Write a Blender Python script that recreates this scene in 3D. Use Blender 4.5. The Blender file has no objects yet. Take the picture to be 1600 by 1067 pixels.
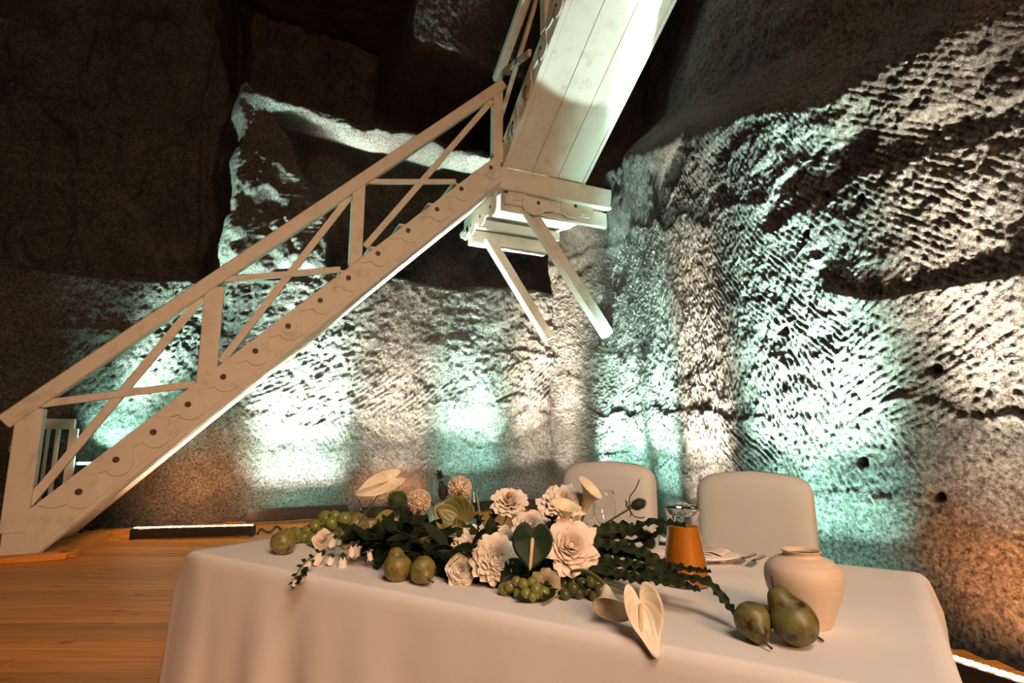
import bpy, bmesh, math, random
import numpy as np
from mathutils import Vector, Matrix, Euler

random.seed(7)
rng = np.random.default_rng(7)
SC = bpy.context.scene
COL = SC.collection
PI = math.pi

# ------------------------------------------------------------------ camera
F, HZ, CX, CY = 880.0, 680.0, 800.0, 533.5      # focal length in pixels of a 1600x1067 frame, horizon row
TH, PHI, CAMH = math.atan((HZ - CY) / F), math.radians(24.5), 1.12
cf = Vector((math.sin(PHI) * math.cos(TH), math.cos(PHI) * math.cos(TH), math.sin(TH)))
cr = Vector((math.cos(PHI), -math.sin(PHI), 0))
cu = cr.cross(cf)
CAM = Vector((0, 0, CAMH))
cd = bpy.data.cameras.new('camera'); cam = bpy.data.objects.new('camera', cd); COL.objects.link(cam)
cd.sensor_width = 36.0; cd.lens = F / 1600 * 36; cd.clip_start = 0.05; cd.clip_end = 200
cam.matrix_world = Matrix((( cr.x, cu.x, -cf.x, CAM.x), (cr.y, cu.y, -cf.y, CAM.y), (cr.z, cu.z, -cf.z, CAM.z), (0, 0, 0, 1)))
SC.camera = cam

def ray(px, py): return cf + cr * ((px - CX) / F) - cu * ((py - CY) / F)
def onz(px, py, z=0.0): d = ray(px, py); return CAM + d * ((z - CAMH) / d.z)
def onx(px, py, x): d = ray(px, py); return CAM + d * (x / d.x)
def ony(px, py, y): d = ray(px, py); return CAM + d * (y / d.y)
def depth(p): return (Vector(p) - CAM).dot(cf)
def mpp(p): return depth(p) / F                   # metres per pixel at p

# ------------------------------------------------------------------ world, hall lamps, exposure
SC.view_settings.view_transform = 'Standard'; SC.view_settings.look = 'None'
SC.view_settings.gamma = 1.0; SC.view_settings.exposure = 0.0
SC.view_settings.use_curve_mapping = False
w = bpy.data.worlds.new('hall_dark'); SC.world = w; w.use_nodes = True
w.node_tree.nodes['Background'].inputs[0].default_value = (1.0, 0.62, 0.38, 1)
w.node_tree.nodes['Background'].inputs[1].default_value = 0.012

def area_light(name, loc, target, sx, sy, energy, color, spread=180, parent=None, inv=None, along=None):
    ld = bpy.data.lights.new(name, 'AREA'); ld.shape = 'RECTANGLE'; ld.size = sx; ld.size_y = sy
    ld.energy = energy; ld.color = color; ld.spread = math.radians(spread)
    o = bpy.data.objects.new(name, ld); COL.objects.link(o)
    zd = (Vector(loc) - Vector(target)).normalized()
    if along is None: q = zd.to_track_quat('Z', 'Y').to_matrix()
    else:
        xd = Vector(along); xd = (xd - zd * xd.dot(zd)).normalized(); yd = zd.cross(xd)
        q = Matrix((xd, yd, zd)).transposed()
    m = q.to_4x4(); m.translation = Vector(loc)
    if inv is not None: m = inv @ m
    if parent: o.parent = parent
    o.matrix_basis = m
    return o
KEY = (1.0, 0.53, 0.27)
area_light('hall_lamp', (0.3, -7.2, 4.6), (0.9, 6.0, 1.8), 2.5, 2.5, 222, KEY, 100)
area_light('hall_lamp', (0.3, -1.2, 3.6), (0.9, 1.6, 0.75), 1.2, 1.2, 39, (1.0, 0.82, 0.68), 130)

# ------------------------------------------------------------------ helpers
def inv_of(o):
    m = o.matrix_basis.copy(); p = o.parent
    while p: m = p.matrix_basis @ m; p = p.parent
    return m.inverted()
def tag(o, label=None, cat=None, group=None, kind=None):
    if label: o['label'] = label
    if cat: o['category'] = cat
    if group: o['group'] = group
    if kind: o['kind'] = kind
    return o
def thing(name, label, cat, loc=(0, 0, 0), rot=None, group=None):
    o = bpy.data.objects.new(name, None); COL.objects.link(o); o.empty_display_size = 0.05
    m = rot.to_4x4() if rot is not None else Matrix.Identity(4)
    m.translation = Vector(loc); o.matrix_basis = m
    return tag(o, label, cat, group)
def link(name, me, parent=None, m=None):
    o = bpy.data.objects.new(name, me); COL.objects.link(o)
    if parent: o.parent = parent
    if m is not None: o.matrix_basis = m
    return o
def mk(name, verts, faces, mat, smooth=False):
    me = bpy.data.meshes.new(name); me.from_pydata([tuple(v) for v in verts], [], faces); me.update()
    if mat: me.materials.append(mat)
    if smooth: me.polygons.foreach_set('use_smooth', [True] * len(me.polygons))
    return me
def part(name, verts, faces, mat, parent, smooth=False):
    """verts given in world space"""
    iv = inv_of(parent)
    return link(name, mk(name, [iv @ Vector(v) for v in verts], faces, mat, smooth), parent)
def bm_out(bm, name, mat, parent=None, world=True, smooth=False):
    if parent and world: bmesh.ops.transform(bm, matrix=inv_of(parent), verts=bm.verts)
    bmesh.ops.recalc_face_normals(bm, faces=bm.faces)
    me = bpy.data.meshes.new(name); bm.to_mesh(me); bm.free(); me.materials.append(mat)
    if smooth: me.polygons.foreach_set('use_smooth', [True] * len(me.polygons))
    return link(name, me, parent)
def prism(poly3, ext, bev=0.006):
    """closed polygon of 3d points extruded by vector ext"""
    bm = bmesh.new()
    a = [bm.verts.new(p) for p in poly3]; b = [bm.verts.new(Vector(p) + Vector(ext)) for p in poly3]
    n = len(a); bm.faces.new(a); bm.faces.new(b[::-1])
    for i in range(n): bm.faces.new((a[i], b[i], b[(i + 1) % n], a[(i + 1) % n]))
    bmesh.ops.recalc_face_normals(bm, faces=bm.faces)
    if bev: bmesh.ops.bevel(bm, geom=list(bm.edges), offset=bev, segments=1, affect='EDGES', clamp_overlap=True)
    return bm
def box(p0, p1, bev=0.006):
    x0, y0, z0 = p0; x1, y1, z1 = p1
    return prism([(x0, y0, z0), (x1, y0, z0), (x1, y1, z0), (x0, y1, z0)], (0, 0, z1 - z0), bev)
def bar(p, q, side, wid, thick, bev=0.005):
    """rectangular bar p-q; `side` = direction of thickness, wid across"""
    p, q = Vector(p), Vector(q); d = (q - p).normalized(); s = Vector(side); s = (s - d * s.dot(d)).normalized(); t = d.cross(s)
    return prism([p + t * wid / 2 - s * thick / 2, p - t * wid / 2 - s * thick / 2, p - t * wid / 2 + s * thick / 2, p + t * wid / 2 + s * thick / 2], q - p, bev)
def merge(dst, src):
    me = bpy.data.meshes.new('t'); src.to_mesh(me); src.free(); dst.from_mesh(me); bpy.data.meshes.remove(me); return dst
def tube_vf(pts, rad, n=8, cap=True):
    pts = [Vector(p) for p in pts]; V = []; Fc = []
    rads = rad if hasattr(rad, '__len__') else [rad] * len(pts)
    ref = Vector((0.31, 0.52, 0.79))
    for i, p in enumerate(pts):
        d = (pts[min(i + 1, len(pts) - 1)] - pts[max(i - 1, 0)]).normalized()
        a = d.cross(ref)
        if a.length < 1e-3: a = d.cross(Vector((1, 0, 0)))
        a.normalize(); b = d.cross(a)
        for k in range(n):
            t = 2 * PI * k / n; V.append(p + (a * math.cos(t) + b * math.sin(t)) * rads[i])
    for i in range(len(pts) - 1):
        for k in range(n): Fc.append((i * n + k, i * n + (k + 1) % n, (i + 1) * n + (k + 1) % n, (i + 1) * n + k))
    if cap: Fc.append(tuple(range(n - 1, -1, -1))); Fc.append(tuple((len(pts) - 1) * n + k for k in range(n)))
    return V, Fc
def tube(name, pts, rad, mat, parent, n=8):
    V, Fc = tube_vf(pts, rad, n); return part(name, V, Fc, mat, parent, True)
def lathe_vf(prof, n=40):
    V = []; Fc = []
    for r, z in prof:
        for k in range(n): t = 2 * PI * k / n; V.append((r * math.cos(t), r * math.sin(t), z))
    for i in range(len(prof) - 1):
        for k in range(n): Fc.append((i * n + k, i * n + (k + 1) % n, (i + 1) * n + (k + 1) % n, (i + 1) * n + k))
    if prof[0][0] > 1e-6: Fc.append(tuple(range(n - 1, -1, -1)))
    if prof[-1][0] > 1e-6: Fc.append(tuple((len(prof) - 1) * n + k for k in range(n)))
    return V, Fc
def catmull(ctrl, n=6):
    P = [Vector(c) for c in ctrl]; P = [P[0] * 2 - P[1]] + P + [P[-1] * 2 - P[-2]]; out = []
    for i in range(1, len(P) - 2):
        for k in range(n):
            t = k / n
            out.append(0.5 * ((2 * P[i]) + (P[i + 1] - P[i - 1]) * t + (2 * P[i - 1] - 5 * P[i] + 4 * P[i + 1] - P[i + 2]) * t * t + (3 * P[i] - P[i - 1] - 3 * P[i + 1] + P[i + 2]) * t ** 3))
    out.append(P[-2].copy()); return out
def frame(z, hint=(0, 0, 1), roll=0):
    z = Vector(z).normalized(); h = Vector(hint)
    if abs(z.dot(h.normalized())) > 0.98: h = Vector((1, 0, 0))
    x = h.cross(z).normalized(); y = z.cross(x)
    return Matrix((x, y, z)).transposed() @ Matrix.Rotation(roll, 3, 'Z')

# ------------------------------------------------------------------ materials
def nodes(name):
    m = bpy.data.materials.new(name); m.use_nodes = True; nt = m.node_tree
    return m, nt, nt.nodes['Principled BSDF']
def N(nt, typ, **kw):
    n = nt.nodes.new(typ)
    for k, v in kw.items():
        if k in n.inputs.keys(): n.inputs[k].default_value = v
        else: setattr(n, k, v)
    return n
def noise_mat(name, cols, scale=8, rough=0.6, bump=0.0, bscale=None, detail=6, stretch=(1, 1, 1), pos=None, spec=0.5, trans=0, sss=0, dist=0.0, bdist=0.01):
    m, nt, p = nodes(name); L = nt.links.new
    tc = N(nt, 'ShaderNodeTexCoord'); mp = N(nt, 'ShaderNodeMapping'); mp.inputs['Scale'].default_value = stretch
    L(tc.outputs['Object'], mp.inputs[0])
    nz = N(nt, 'ShaderNodeTexNoise', Scale=scale, Detail=detail, Roughness=0.6, Distortion=dist); L(mp.outputs[0], nz.inputs['Vector'])
    cr_ = N(nt, 'ShaderNodeValToRGB'); L(nz.outputs['Fac'], cr_.inputs[0])
    e = cr_.color_ramp.elements; pos = pos or [0.3 + 0.4 * i / max(1, len(cols) - 1) for i in range(len(cols))]
    while len(e) < len(cols): e.new(0.5)
    for i, c in enumerate(cols): e[i].position = pos[i]; e[i].color = (*c, 1)
    L(cr_.outputs[0], p.inputs['Base Color']); p.inputs['Roughness'].default_value = rough
    p.inputs['Specular IOR Level'].default_value = spec
    if sss: p.inputs['Subsurface Weight'].default_value = sss; p.inputs['Subsurface Radius'].default_value = (0.02, 0.012, 0.008); p.inputs['Subsurface Scale'].default_value = 0.3
    if bump:
        n2 = N(nt, 'ShaderNodeTexNoise', Scale=bscale or scale * 4, Detail=5, Roughness=0.6); L(mp.outputs[0], n2.inputs['Vector'])
        b = N(nt, 'ShaderNodeBump', Strength=bump, Distance=bdist); L(n2.outputs['Fac'], b.inputs['Height']); L(b.outputs[0], p.inputs['Normal'])
    return m

def rock_mat(name, tint=1.0, warm=(1, 1, 1)):
    m, nt, p = nodes(name); L = nt.links.new
    tc = N(nt, 'ShaderNodeTexCoord')
    n1 = N(nt, 'ShaderNodeTexNoise', Scale=1.6, Detail=8, Roughness=0.65); L(tc.outputs['Object'], n1.inputs['Vector'])
    n2 = N(nt, 'ShaderNodeTexNoise', Scale=38, Detail=6, Roughness=0.75); L(tc.outputs['Object'], n2.inputs['Vector'])
    r1 = N(nt, 'ShaderNodeValToRGB'); L(n1.outputs['Fac'], r1.inputs[0])
    c = [(0.095, 0.088, 0.075), (0.15, 0.14, 0.12), (0.21, 0.20, 0.18)]
    r1.color_ramp.elements.new(0.5)
    for i, ps in enumerate((0.32, 0.5, 0.7)):
        r1.color_ramp.elements[i].position = ps; r1.color_ramp.elements[i].color = (*[c[i][k] * tint * warm[k] for k in range(3)], 1)
    r2 = N(nt, 'ShaderNodeValToRGB'); L(n2.outputs['Fac'], r2.inputs[0])
    r2.color_ramp.elements[0].position = 0.36; r2.color_ramp.elements[0].color = (0.10, 0.085, 0.065, 1)
    r2.color_ramp.elements[1].position = 0.66; r2.color_ramp.elements[1].color = (1.75, 1.75, 1.75, 1)
    mx = N(nt, 'ShaderNodeMix', data_type='RGBA', blend_type='MULTIPLY'); mx.inputs[0].default_value = 1.0
    L(r1.outputs[0], mx.inputs[6]); L(r2.outputs[0], mx.inputs[7]); L(mx.outputs[2], p.inputs['Base Color'])
    p.inputs['Roughness'].default_value = 0.8; p.inputs['Specular IOR Level'].default_value = 0.25
    n3 = N(nt, 'ShaderNodeTexNoise', Scale=55, Detail=6, Roughness=0.7); L(tc.outputs['Object'], n3.inputs['Vector'])
    b = N(nt, 'ShaderNodeBump', Strength=0.9, Distance=0.02); L(n3.outputs['Fac'], b.inputs['Height']); L(b.outputs[0], p.inputs['Normal'])
    return m

def wood_mat(name, base, dark, seed=0.0):
    m, nt, p = nodes(name); L = nt.links.new
    tc = N(nt, 'ShaderNodeTexCoord'); oi = N(nt, 'ShaderNodeObjectInfo')
    add = N(nt, 'ShaderNodeVectorMath', operation='ADD'); sc = N(nt, 'ShaderNodeVectorMath', operation='SCALE'); 
    cmb = N(nt, 'ShaderNodeCombineXYZ'); L(oi.outputs['Random'], cmb.inputs[0]); L(oi.outputs['Random'], cmb.inputs[1]); L(oi.outputs['Random'], cmb.inputs[2])
    L(cmb.outputs[0], sc.inputs[0]); sc.inputs['Scale'].default_value = 37.0
    L(tc.outputs['Object'], add.inputs[0]); L(sc.outputs[0], add.inputs[1])
    mp = N(nt, 'ShaderNodeMapping'); mp.inputs['Scale'].default_value = (0.7, 14, 14); L(add.outputs[0], mp.inputs[0])
    nz = N(nt, 'ShaderNodeTexNoise', Scale=2.2, Detail=7, Roughness=0.6, Distortion=0.4); L(mp.outputs[0], nz.inputs['Vector'])
    rp = N(nt, 'ShaderNodeValToRGB'); L(nz.outputs['Fac'], rp.inputs[0])
    rp.color_ramp.elements[0].position = 0.3; rp.color_ramp.elements[0].color = (*dark, 1)
    rp.color_ramp.elements[1].position = 0.62; rp.color_ramp.elements[1].color = (*base, 1)
    mpk = N(nt, 'ShaderNodeMapping'); mpk.inputs['Scale'].default_value = (2.2, 7.5, 1); L(add.outputs[0], mpk.inputs[0])
    vo = N(nt, 'ShaderNodeTexVoronoi', Scale=1.0); L(mpk.outputs[0], vo.inputs['Vector'])
    kr = N(nt, 'ShaderNodeValToRGB'); L(vo.outputs['Distance'], kr.inputs[0])
    kr.color_ramp.elements[0].position = 0.05; kr.color_ramp.elements[0].color = (0.22, 0.16, 0.12, 1); kr.color_ramp.elements[1].position = 0.14; kr.color_ramp.elements[1].color = (1, 1, 1, 1)
    mx = N(nt, 'ShaderNodeMix', data_type='RGBA', blend_type='MULTIPLY'); mx.inputs[0].default_value = 1
    L(rp.outputs[0], mx.inputs[6]); L(kr.outputs[0], mx.inputs[7])
    hv = N(nt, 'ShaderNodeHueSaturation'); L(mx.outputs[2], hv.inputs['Color'])
    mr = N(nt, 'ShaderNodeMapRange'); mr.inputs['To Min'].default_value = 0.72; mr.inputs['To Max'].default_value = 1.2
    L(oi.outputs['Random'], mr.inputs['Value']); L(mr.outputs[0], hv.inputs['Value'])
    L(hv.outputs[0], p.inputs['Base Color']); p.inputs['Roughness'].default_value = 0.42
    b = N(nt, 'ShaderNodeBump', Strength=0.15, Distance=0.004); L(nz.outputs['Fac'], b.inputs['Height']); L(b.outputs[0], p.inputs['Normal'])
    return m
def flat_mat(name, col, rough=0.5, metal=0.0, emit=None, estr=0):
    m, nt, p = nodes(name); p.inputs['Base Color'].default_value = (*col, 1); p.inputs['Roughness'].default_value = rough; p.inputs['Metallic'].default_value = metal
    if emit: p.inputs['Emission Color'].default_value = (*emit, 1); p.inputs['Emission Strength'].default_value = estr
    return m
def glass_mat(name, col=(1, 1, 1), rough=0.0, ior=1.45):
    m, nt, p = nodes(name); p.inputs['Base Color'].default_value = (*col, 1); p.inputs['Transmission Weight'].default_value = 1; p.inputs['Roughness'].default_value = rough; p.inputs['IOR'].default_value = ior
    return m

M = {}
M['rock'] = rock_mat('salt_rock', 0.55)
M['rock_far'] = rock_mat('dark_salt_rock', 0.45, (1.0, 0.9, 0.75))
M['plank'] = wood_mat('pine_plank', (0.84, 0.35, 0.06), (0.52, 0.18, 0.025))
M['floor_base'] = noise_mat('floor_subbase', [(0.03, 0.02, 0.012), (0.06, 0.04, 0.02)], 5, 0.9)
M['paint'] = noise_mat('white_paint_on_wood', [(0.60, 0.55, 0.47), (0.80, 0.77, 0.68), (0.84, 0.81, 0.73)], 5, 0.55, 0.25, 60, pos=[0.25, 0.45, 0.7], bdist=0.004)
M['bolt'] = noise_mat('rusty_bolt', [(0.05, 0.03, 0.018), (0.14, 0.075, 0.035)], 60, 0.7)
M['rust'] = noise_mat('rust_stain', [(0.10, 0.05, 0.025), (0.30, 0.19, 0.11)], 40, 0.8)
M['cloth'] = noise_mat('white_tablecloth', [(0.74, 0.70, 0.66), (0.82, 0.79, 0.75)], 3, 0.85, 0.12, 420, spec=0.2, bdist=0.002)
M['chair_cloth'] = noise_mat('chair_cover_cloth', [(0.55, 0.57, 0.53), (0.61, 0.63, 0.59)], 3, 0.9, 0.12, 300, spec=0.15, bdist=0.002)
M['wood_leg'] = noise_mat('table_wood', [(0.12, 0.06, 0.03), (0.2, 0.1, 0.05)], 6, 0.5, stretch=(1, 1, 8))
M['black'] = noise_mat('black_housing', [(0.008, 0.008, 0.009), (0.02, 0.02, 0.022)], 30, 0.4)
M['cable'] = flat_mat('black_cable', (0.01, 0.01, 0.01), 0.5)
M['led_white'] = flat_mat('led_white', (1, 1, 1), 0.4, 0, (1.0, 0.93, 0.85), 9)
M['led_orange'] = flat_mat('led_orange', (1, 0.5, 0.2), 0.4, 0, (1.0, 0.45, 0.16), 6)
M['led_teal'] = flat_mat('led_teal', (0.5, 1, 0.9), 0.4, 0, (0.55, 1.0, 0.88), 9)
M['vase'] = noise_mat('cream_stoneware', [(0.62, 0.47, 0.34), (0.70, 0.56, 0.43)], 2, 0.6, 0.2, 3, stretch=(1, 1, 40), bdist=0.003)
M['pear'] = noise_mat('pear_skin', [(0.06, 0.04, 0.012), (0.17, 0.14, 0.032), (0.25, 0.205, 0.05)], 55, 0.42, 0.1, 90, pos=[0.34, 0.46, 0.7], bdist=0.002)
M['pear_dark'] = noise_mat('pear_skin_bruised', [(0.03, 0.018, 0.008), (0.115, 0.105, 0.028), (0.18, 0.165, 0.05)], 38, 0.42, 0.1, 90, pos=[0.36, 0.46, 0.7], bdist=0.002)
M['pear_stalk'] = noise_mat('pear_stalk', [(0.045, 0.022, 0.01), (0.1, 0.05, 0.025)], 80, 0.7)
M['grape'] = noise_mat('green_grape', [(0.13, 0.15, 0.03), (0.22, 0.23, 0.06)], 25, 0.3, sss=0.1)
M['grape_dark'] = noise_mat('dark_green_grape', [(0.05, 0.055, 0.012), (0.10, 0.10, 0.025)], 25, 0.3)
M['petal'] = noise_mat('cream_petal', [(0.74, 0.64, 0.52), (0.83, 0.76, 0.65)], 25, 0.6, 0.1, 120, spec=0.25, sss=0.4, bdist=0.002)
M['petal_blush'] = noise_mat('blush_petal', [(0.74, 0.58, 0.46), (0.82, 0.71, 0.60)], 25, 0.6, 0.1, 120, spec=0.25, sss=0.4, bdist=0.002)
M['petal_sand'] = noise_mat('sand_green_petal', [(0.34, 0.29, 0.16), (0.50, 0.44, 0.28)], 30, 0.6, 0.1, 120, spec=0.25, bdist=0.002)
M['calla'] = noise_mat('calla_spathe', [(0.70, 0.60, 0.42), (0.80, 0.72, 0.55)], 14, 0.45, sss=0.1)
M['floret'] = noise_mat('cream_floret', [(0.62, 0.50, 0.36), (0.78, 0.68, 0.54)], 40, 0.7)
M['brown_disc'] = noise_mat('brown_flower_disc', [(0.12, 0.06, 0.02), (0.28, 0.15, 0.06)], 80, 0.8)
M['yellow_disc'] = flat_mat('amber_flower_eye', (0.45, 0.2, 0.04), 0.7)
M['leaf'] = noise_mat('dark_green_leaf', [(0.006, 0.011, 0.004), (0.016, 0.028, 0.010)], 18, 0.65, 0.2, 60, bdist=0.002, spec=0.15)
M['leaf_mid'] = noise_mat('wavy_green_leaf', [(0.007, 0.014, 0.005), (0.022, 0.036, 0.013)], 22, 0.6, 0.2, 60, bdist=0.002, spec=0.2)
M['leaf_olive'] = noise_mat('olive_leaf', [(0.16, 0.13, 0.03), (0.30, 0.24, 0.07)], 18, 0.5, 0.2, 60, stretch=(6, 1, 1), bdist=0.002)
M['stem'] = noise_mat('green_stem', [(0.10, 0.13, 0.035), (0.17, 0.20, 0.06)], 20, 0.5)
M['stem_dark'] = noise_mat('dark_stem', [(0.03, 0.032, 0.014), (0.06, 0.06, 0.025)], 20, 0.6)
M['teasel'] = noise_mat('dark_teasel', [(0.012, 0.013, 0.008), (0.04, 0.036, 0.02)], 60, 0.8)
M['fuzz'] = noise_mat('fuzzy_green', [(0.03, 0.05, 0.012), (0.085, 0.11, 0.035)], 60, 0.8)
M['anthurium_dark'] = noise_mat('dark_green_spathe', [(0.008, 0.022, 0.010), (0.018, 0.04, 0.018)], 9, 0.45, spec=0.2)
M['spadix'] = noise_mat('cream_spadix', [(0.55, 0.40, 0.20), (0.68, 0.54, 0.32)], 60, 0.6, 0.3, 200, bdist=0.002)
M['silver'] = flat_mat('polished_steel', (0.62, 0.58, 0.54), 0.22, 1.0)
M['glass'] = glass_mat('clear_glass')
M['juice'] = noise_mat('orange_juice', [(0.60, 0.20, 0.006), (0.68, 0.25, 0.010)], 4, 0.35, sss=0.15)
M['china'] = flat_mat('white_china', (0.78, 0.74, 0.70), 0.18)
M['napkin'] = noise_mat('linen_napkin', [(0.66, 0.56, 0.50), (0.74, 0.65, 0.58)], 8, 0.9, 0.15, 300, bdist=0.002)
M['brass'] = flat_mat('padlock_metal', (0.5, 0.42, 0.3), 0.35, 1.0)

def veined_mat(name, base, vein, scale):
    m, nt, p = nodes(name); L = nt.links.new
    tc = N(nt, 'ShaderNodeTexCoord')
    sx = N(nt, 'ShaderNodeSeparateXYZ'); L(tc.outputs['UV'], sx.inputs[0])
    ab = N(nt, 'ShaderNodeMath', operation='ABSOLUTE'); L(sx.outputs[0], ab.inputs[0])
    ma = N(nt, 'ShaderNodeMath', operation='MULTIPLY_ADD'); L(ab.outputs[0], ma.inputs[0]); ma.inputs[1].default_value = 2.2; L(sx.outputs[1], ma.inputs[2])
    mu = N(nt, 'ShaderNodeMath', operation='MULTIPLY'); L(ma.outputs[0], mu.inputs[0]); mu.inputs[1].default_value = scale
    sn = N(nt, 'ShaderNodeMath', operation='SINE'); L(mu.outputs[0], sn.inputs[0])
    r = N(nt, 'ShaderNodeValToRGB'); L(sn.outputs[0], r.inputs[0])
    r.color_ramp.elements[0].position = 0.80; r.color_ramp.elements[0].color = (*base, 1); r.color_ramp.elements[1].position = 0.98; r.color_ramp.elements[1].color = (*vein, 1)
    nz = N(nt, 'ShaderNodeTexNoise', Scale=20, Detail=4); L(tc.outputs['Object'], nz.inputs['Vector'])
    mx = N(nt, 'ShaderNodeMix', data_type='RGBA', blend_type='OVERLAY'); mx.inputs[0].default_value = 0.6; L(r.outputs[0], mx.inputs[6]); L(nz.outputs['Fac'], mx.inputs[7])
    L(mx.outputs[2], p.inputs['Base Color']); p.inputs['Roughness'].default_value = 0.4
    b = N(nt, 'ShaderNodeBump', Strength=0.2, Distance=0.002); L(sn.outputs[0], b.inputs['Height']); b.invert = True; L(b.outputs[0], p.inputs['Normal'])
    return m
M['anthurium_green'] = veined_mat('veined_green_spathe', (0.15, 0.145, 0.035), (0.06, 0.07, 0.015), 17)
M['anthurium_cream'] = veined_mat('veined_cream_spathe', (0.74, 0.65, 0.49), (0.66, 0.55, 0.38), 12)

# ------------------------------------------------------------------ numpy noise for the rock faces
def hsh(ix, iy, seed):
    h = (ix.astype(np.int64) * 374761393 + iy.astype(np.int64) * 668265263 + seed * 1274126177) & 0x7fffffff
    h = ((h ^ (h >> 13)) * 1274126177) & 0x7fffffff
    return ((h ^ (h >> 16)) & 0xffffff) / float(0xffffff)
def vn(x, y, seed=0):
    x0 = np.floor(x); y0 = np.floor(y); fx = x - x0; fy = y - y0
    fx = fx * fx * (3 - 2 * fx); fy = fy * fy * (3 - 2 * fy)
    a = hsh(x0, y0, seed); b = hsh(x0 + 1, y0, seed); c = hsh(x0, y0 + 1, seed); d = hsh(x0 + 1, y0 + 1, seed)
    return (a * (1 - fx) + b * fx) * (1 - fy) + (c * (1 - fx) + d * fx) * fy
def fbm(x, y, seed=0, oct=4, gain=0.5):
    s = 0; a = 1; t = 0
    for o in range(oct): s = s + a * vn(x * 2 ** o + 17.3 * o, y * 2 ** o - 9.1 * o, seed + o); t += a; a *= gain
    return s / t * 2 - 1
def sst(e0, e1, x): t = np.clip((x - e0) / (e1 - e0), 0, 1); return t * t * (3 - 2 * t)

def grooves(a, z, patches, lam, seed):
    """chisel strokes: patches = [(a, z, angle deg)], nearest patch sets stroke direction"""
    wa = a + 0.16 * fbm(a * 1.7, z * 1.7, seed + 3, 3); wz = z + 0.16 * fbm(a * 1.7 + 40, z * 1.7, seed + 4, 3)
    best = np.full(a.shape, 1e9); ang = np.zeros(a.shape); pid = np.zeros(a.shape)
    for i, (pa, pz, an) in enumerate(patches):
        d = (wa - pa) ** 2 + (wz - pz) ** 2; m_ = d < best; best[m_] = d[m_]; ang[m_] = an; pid[m_] = i
    t = np.radians(ang); u = -a * np.sin(t) + z * np.cos(t); v = a * np.cos(t) + z * np.sin(t)
    ph = u / lam + 0.5 * fbm(a * 3, z * 3, seed + 5, 3) + 0.3 * fbm(v * 2.2 + pid * 7, u * 6, seed + 8, 2)
    fr = ph - np.floor(ph)
    saw = np.where(fr < 0.7, fr / 0.7, (1 - fr) / 0.3)
    brk = 0.3 + 0.7 * sst(-0.4, 0.3, fbm(v * 3.0 + np.floor(ph) * 5.7, np.floor(ph) * 3.3 + pid, seed + 9, 2))
    return (saw - 0.5) * brk

def grid_wall(name, A, Z, pos, mat):
    """A,Z 1-d parameter arrays; pos(a,z) -> (x,y,z) arrays"""
    aa, zz = np.meshgrid(A, Z, indexing='ij'); X, Y, ZZ = pos(aa, zz)
    v = np.stack([X, Y, ZZ], -1).reshape(-1, 3).astype(np.float32); na, nz = aa.shape
    i = np.arange(na * nz).reshape(na, nz)
    q = np.stack([i[:-1, :-1], i[1:, :-1], i[1:, 1:], i[:-1, 1:]], -1).reshape(-1, 4).astype(np.int32)
    me = bpy.data.meshes.new(name); me.vertices.add(len(v)); me.vertices.foreach_set('co', v.ravel())
    me.loops.add(q.size); me.loops.foreach_set('vertex_index', q.ravel())
    me.polygons.add(len(q)); me.polygons.foreach_set('loop_start', np.arange(len(q), dtype=np.int32) * 4)
    me.polygons.foreach_set('use_smooth', np.ones(len(q), dtype=bool)); me.update(calc_edges=True); me.validate()
    me.materials.append(mat); o = link(name, me); o['kind'] = 'structure'; return o

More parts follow.
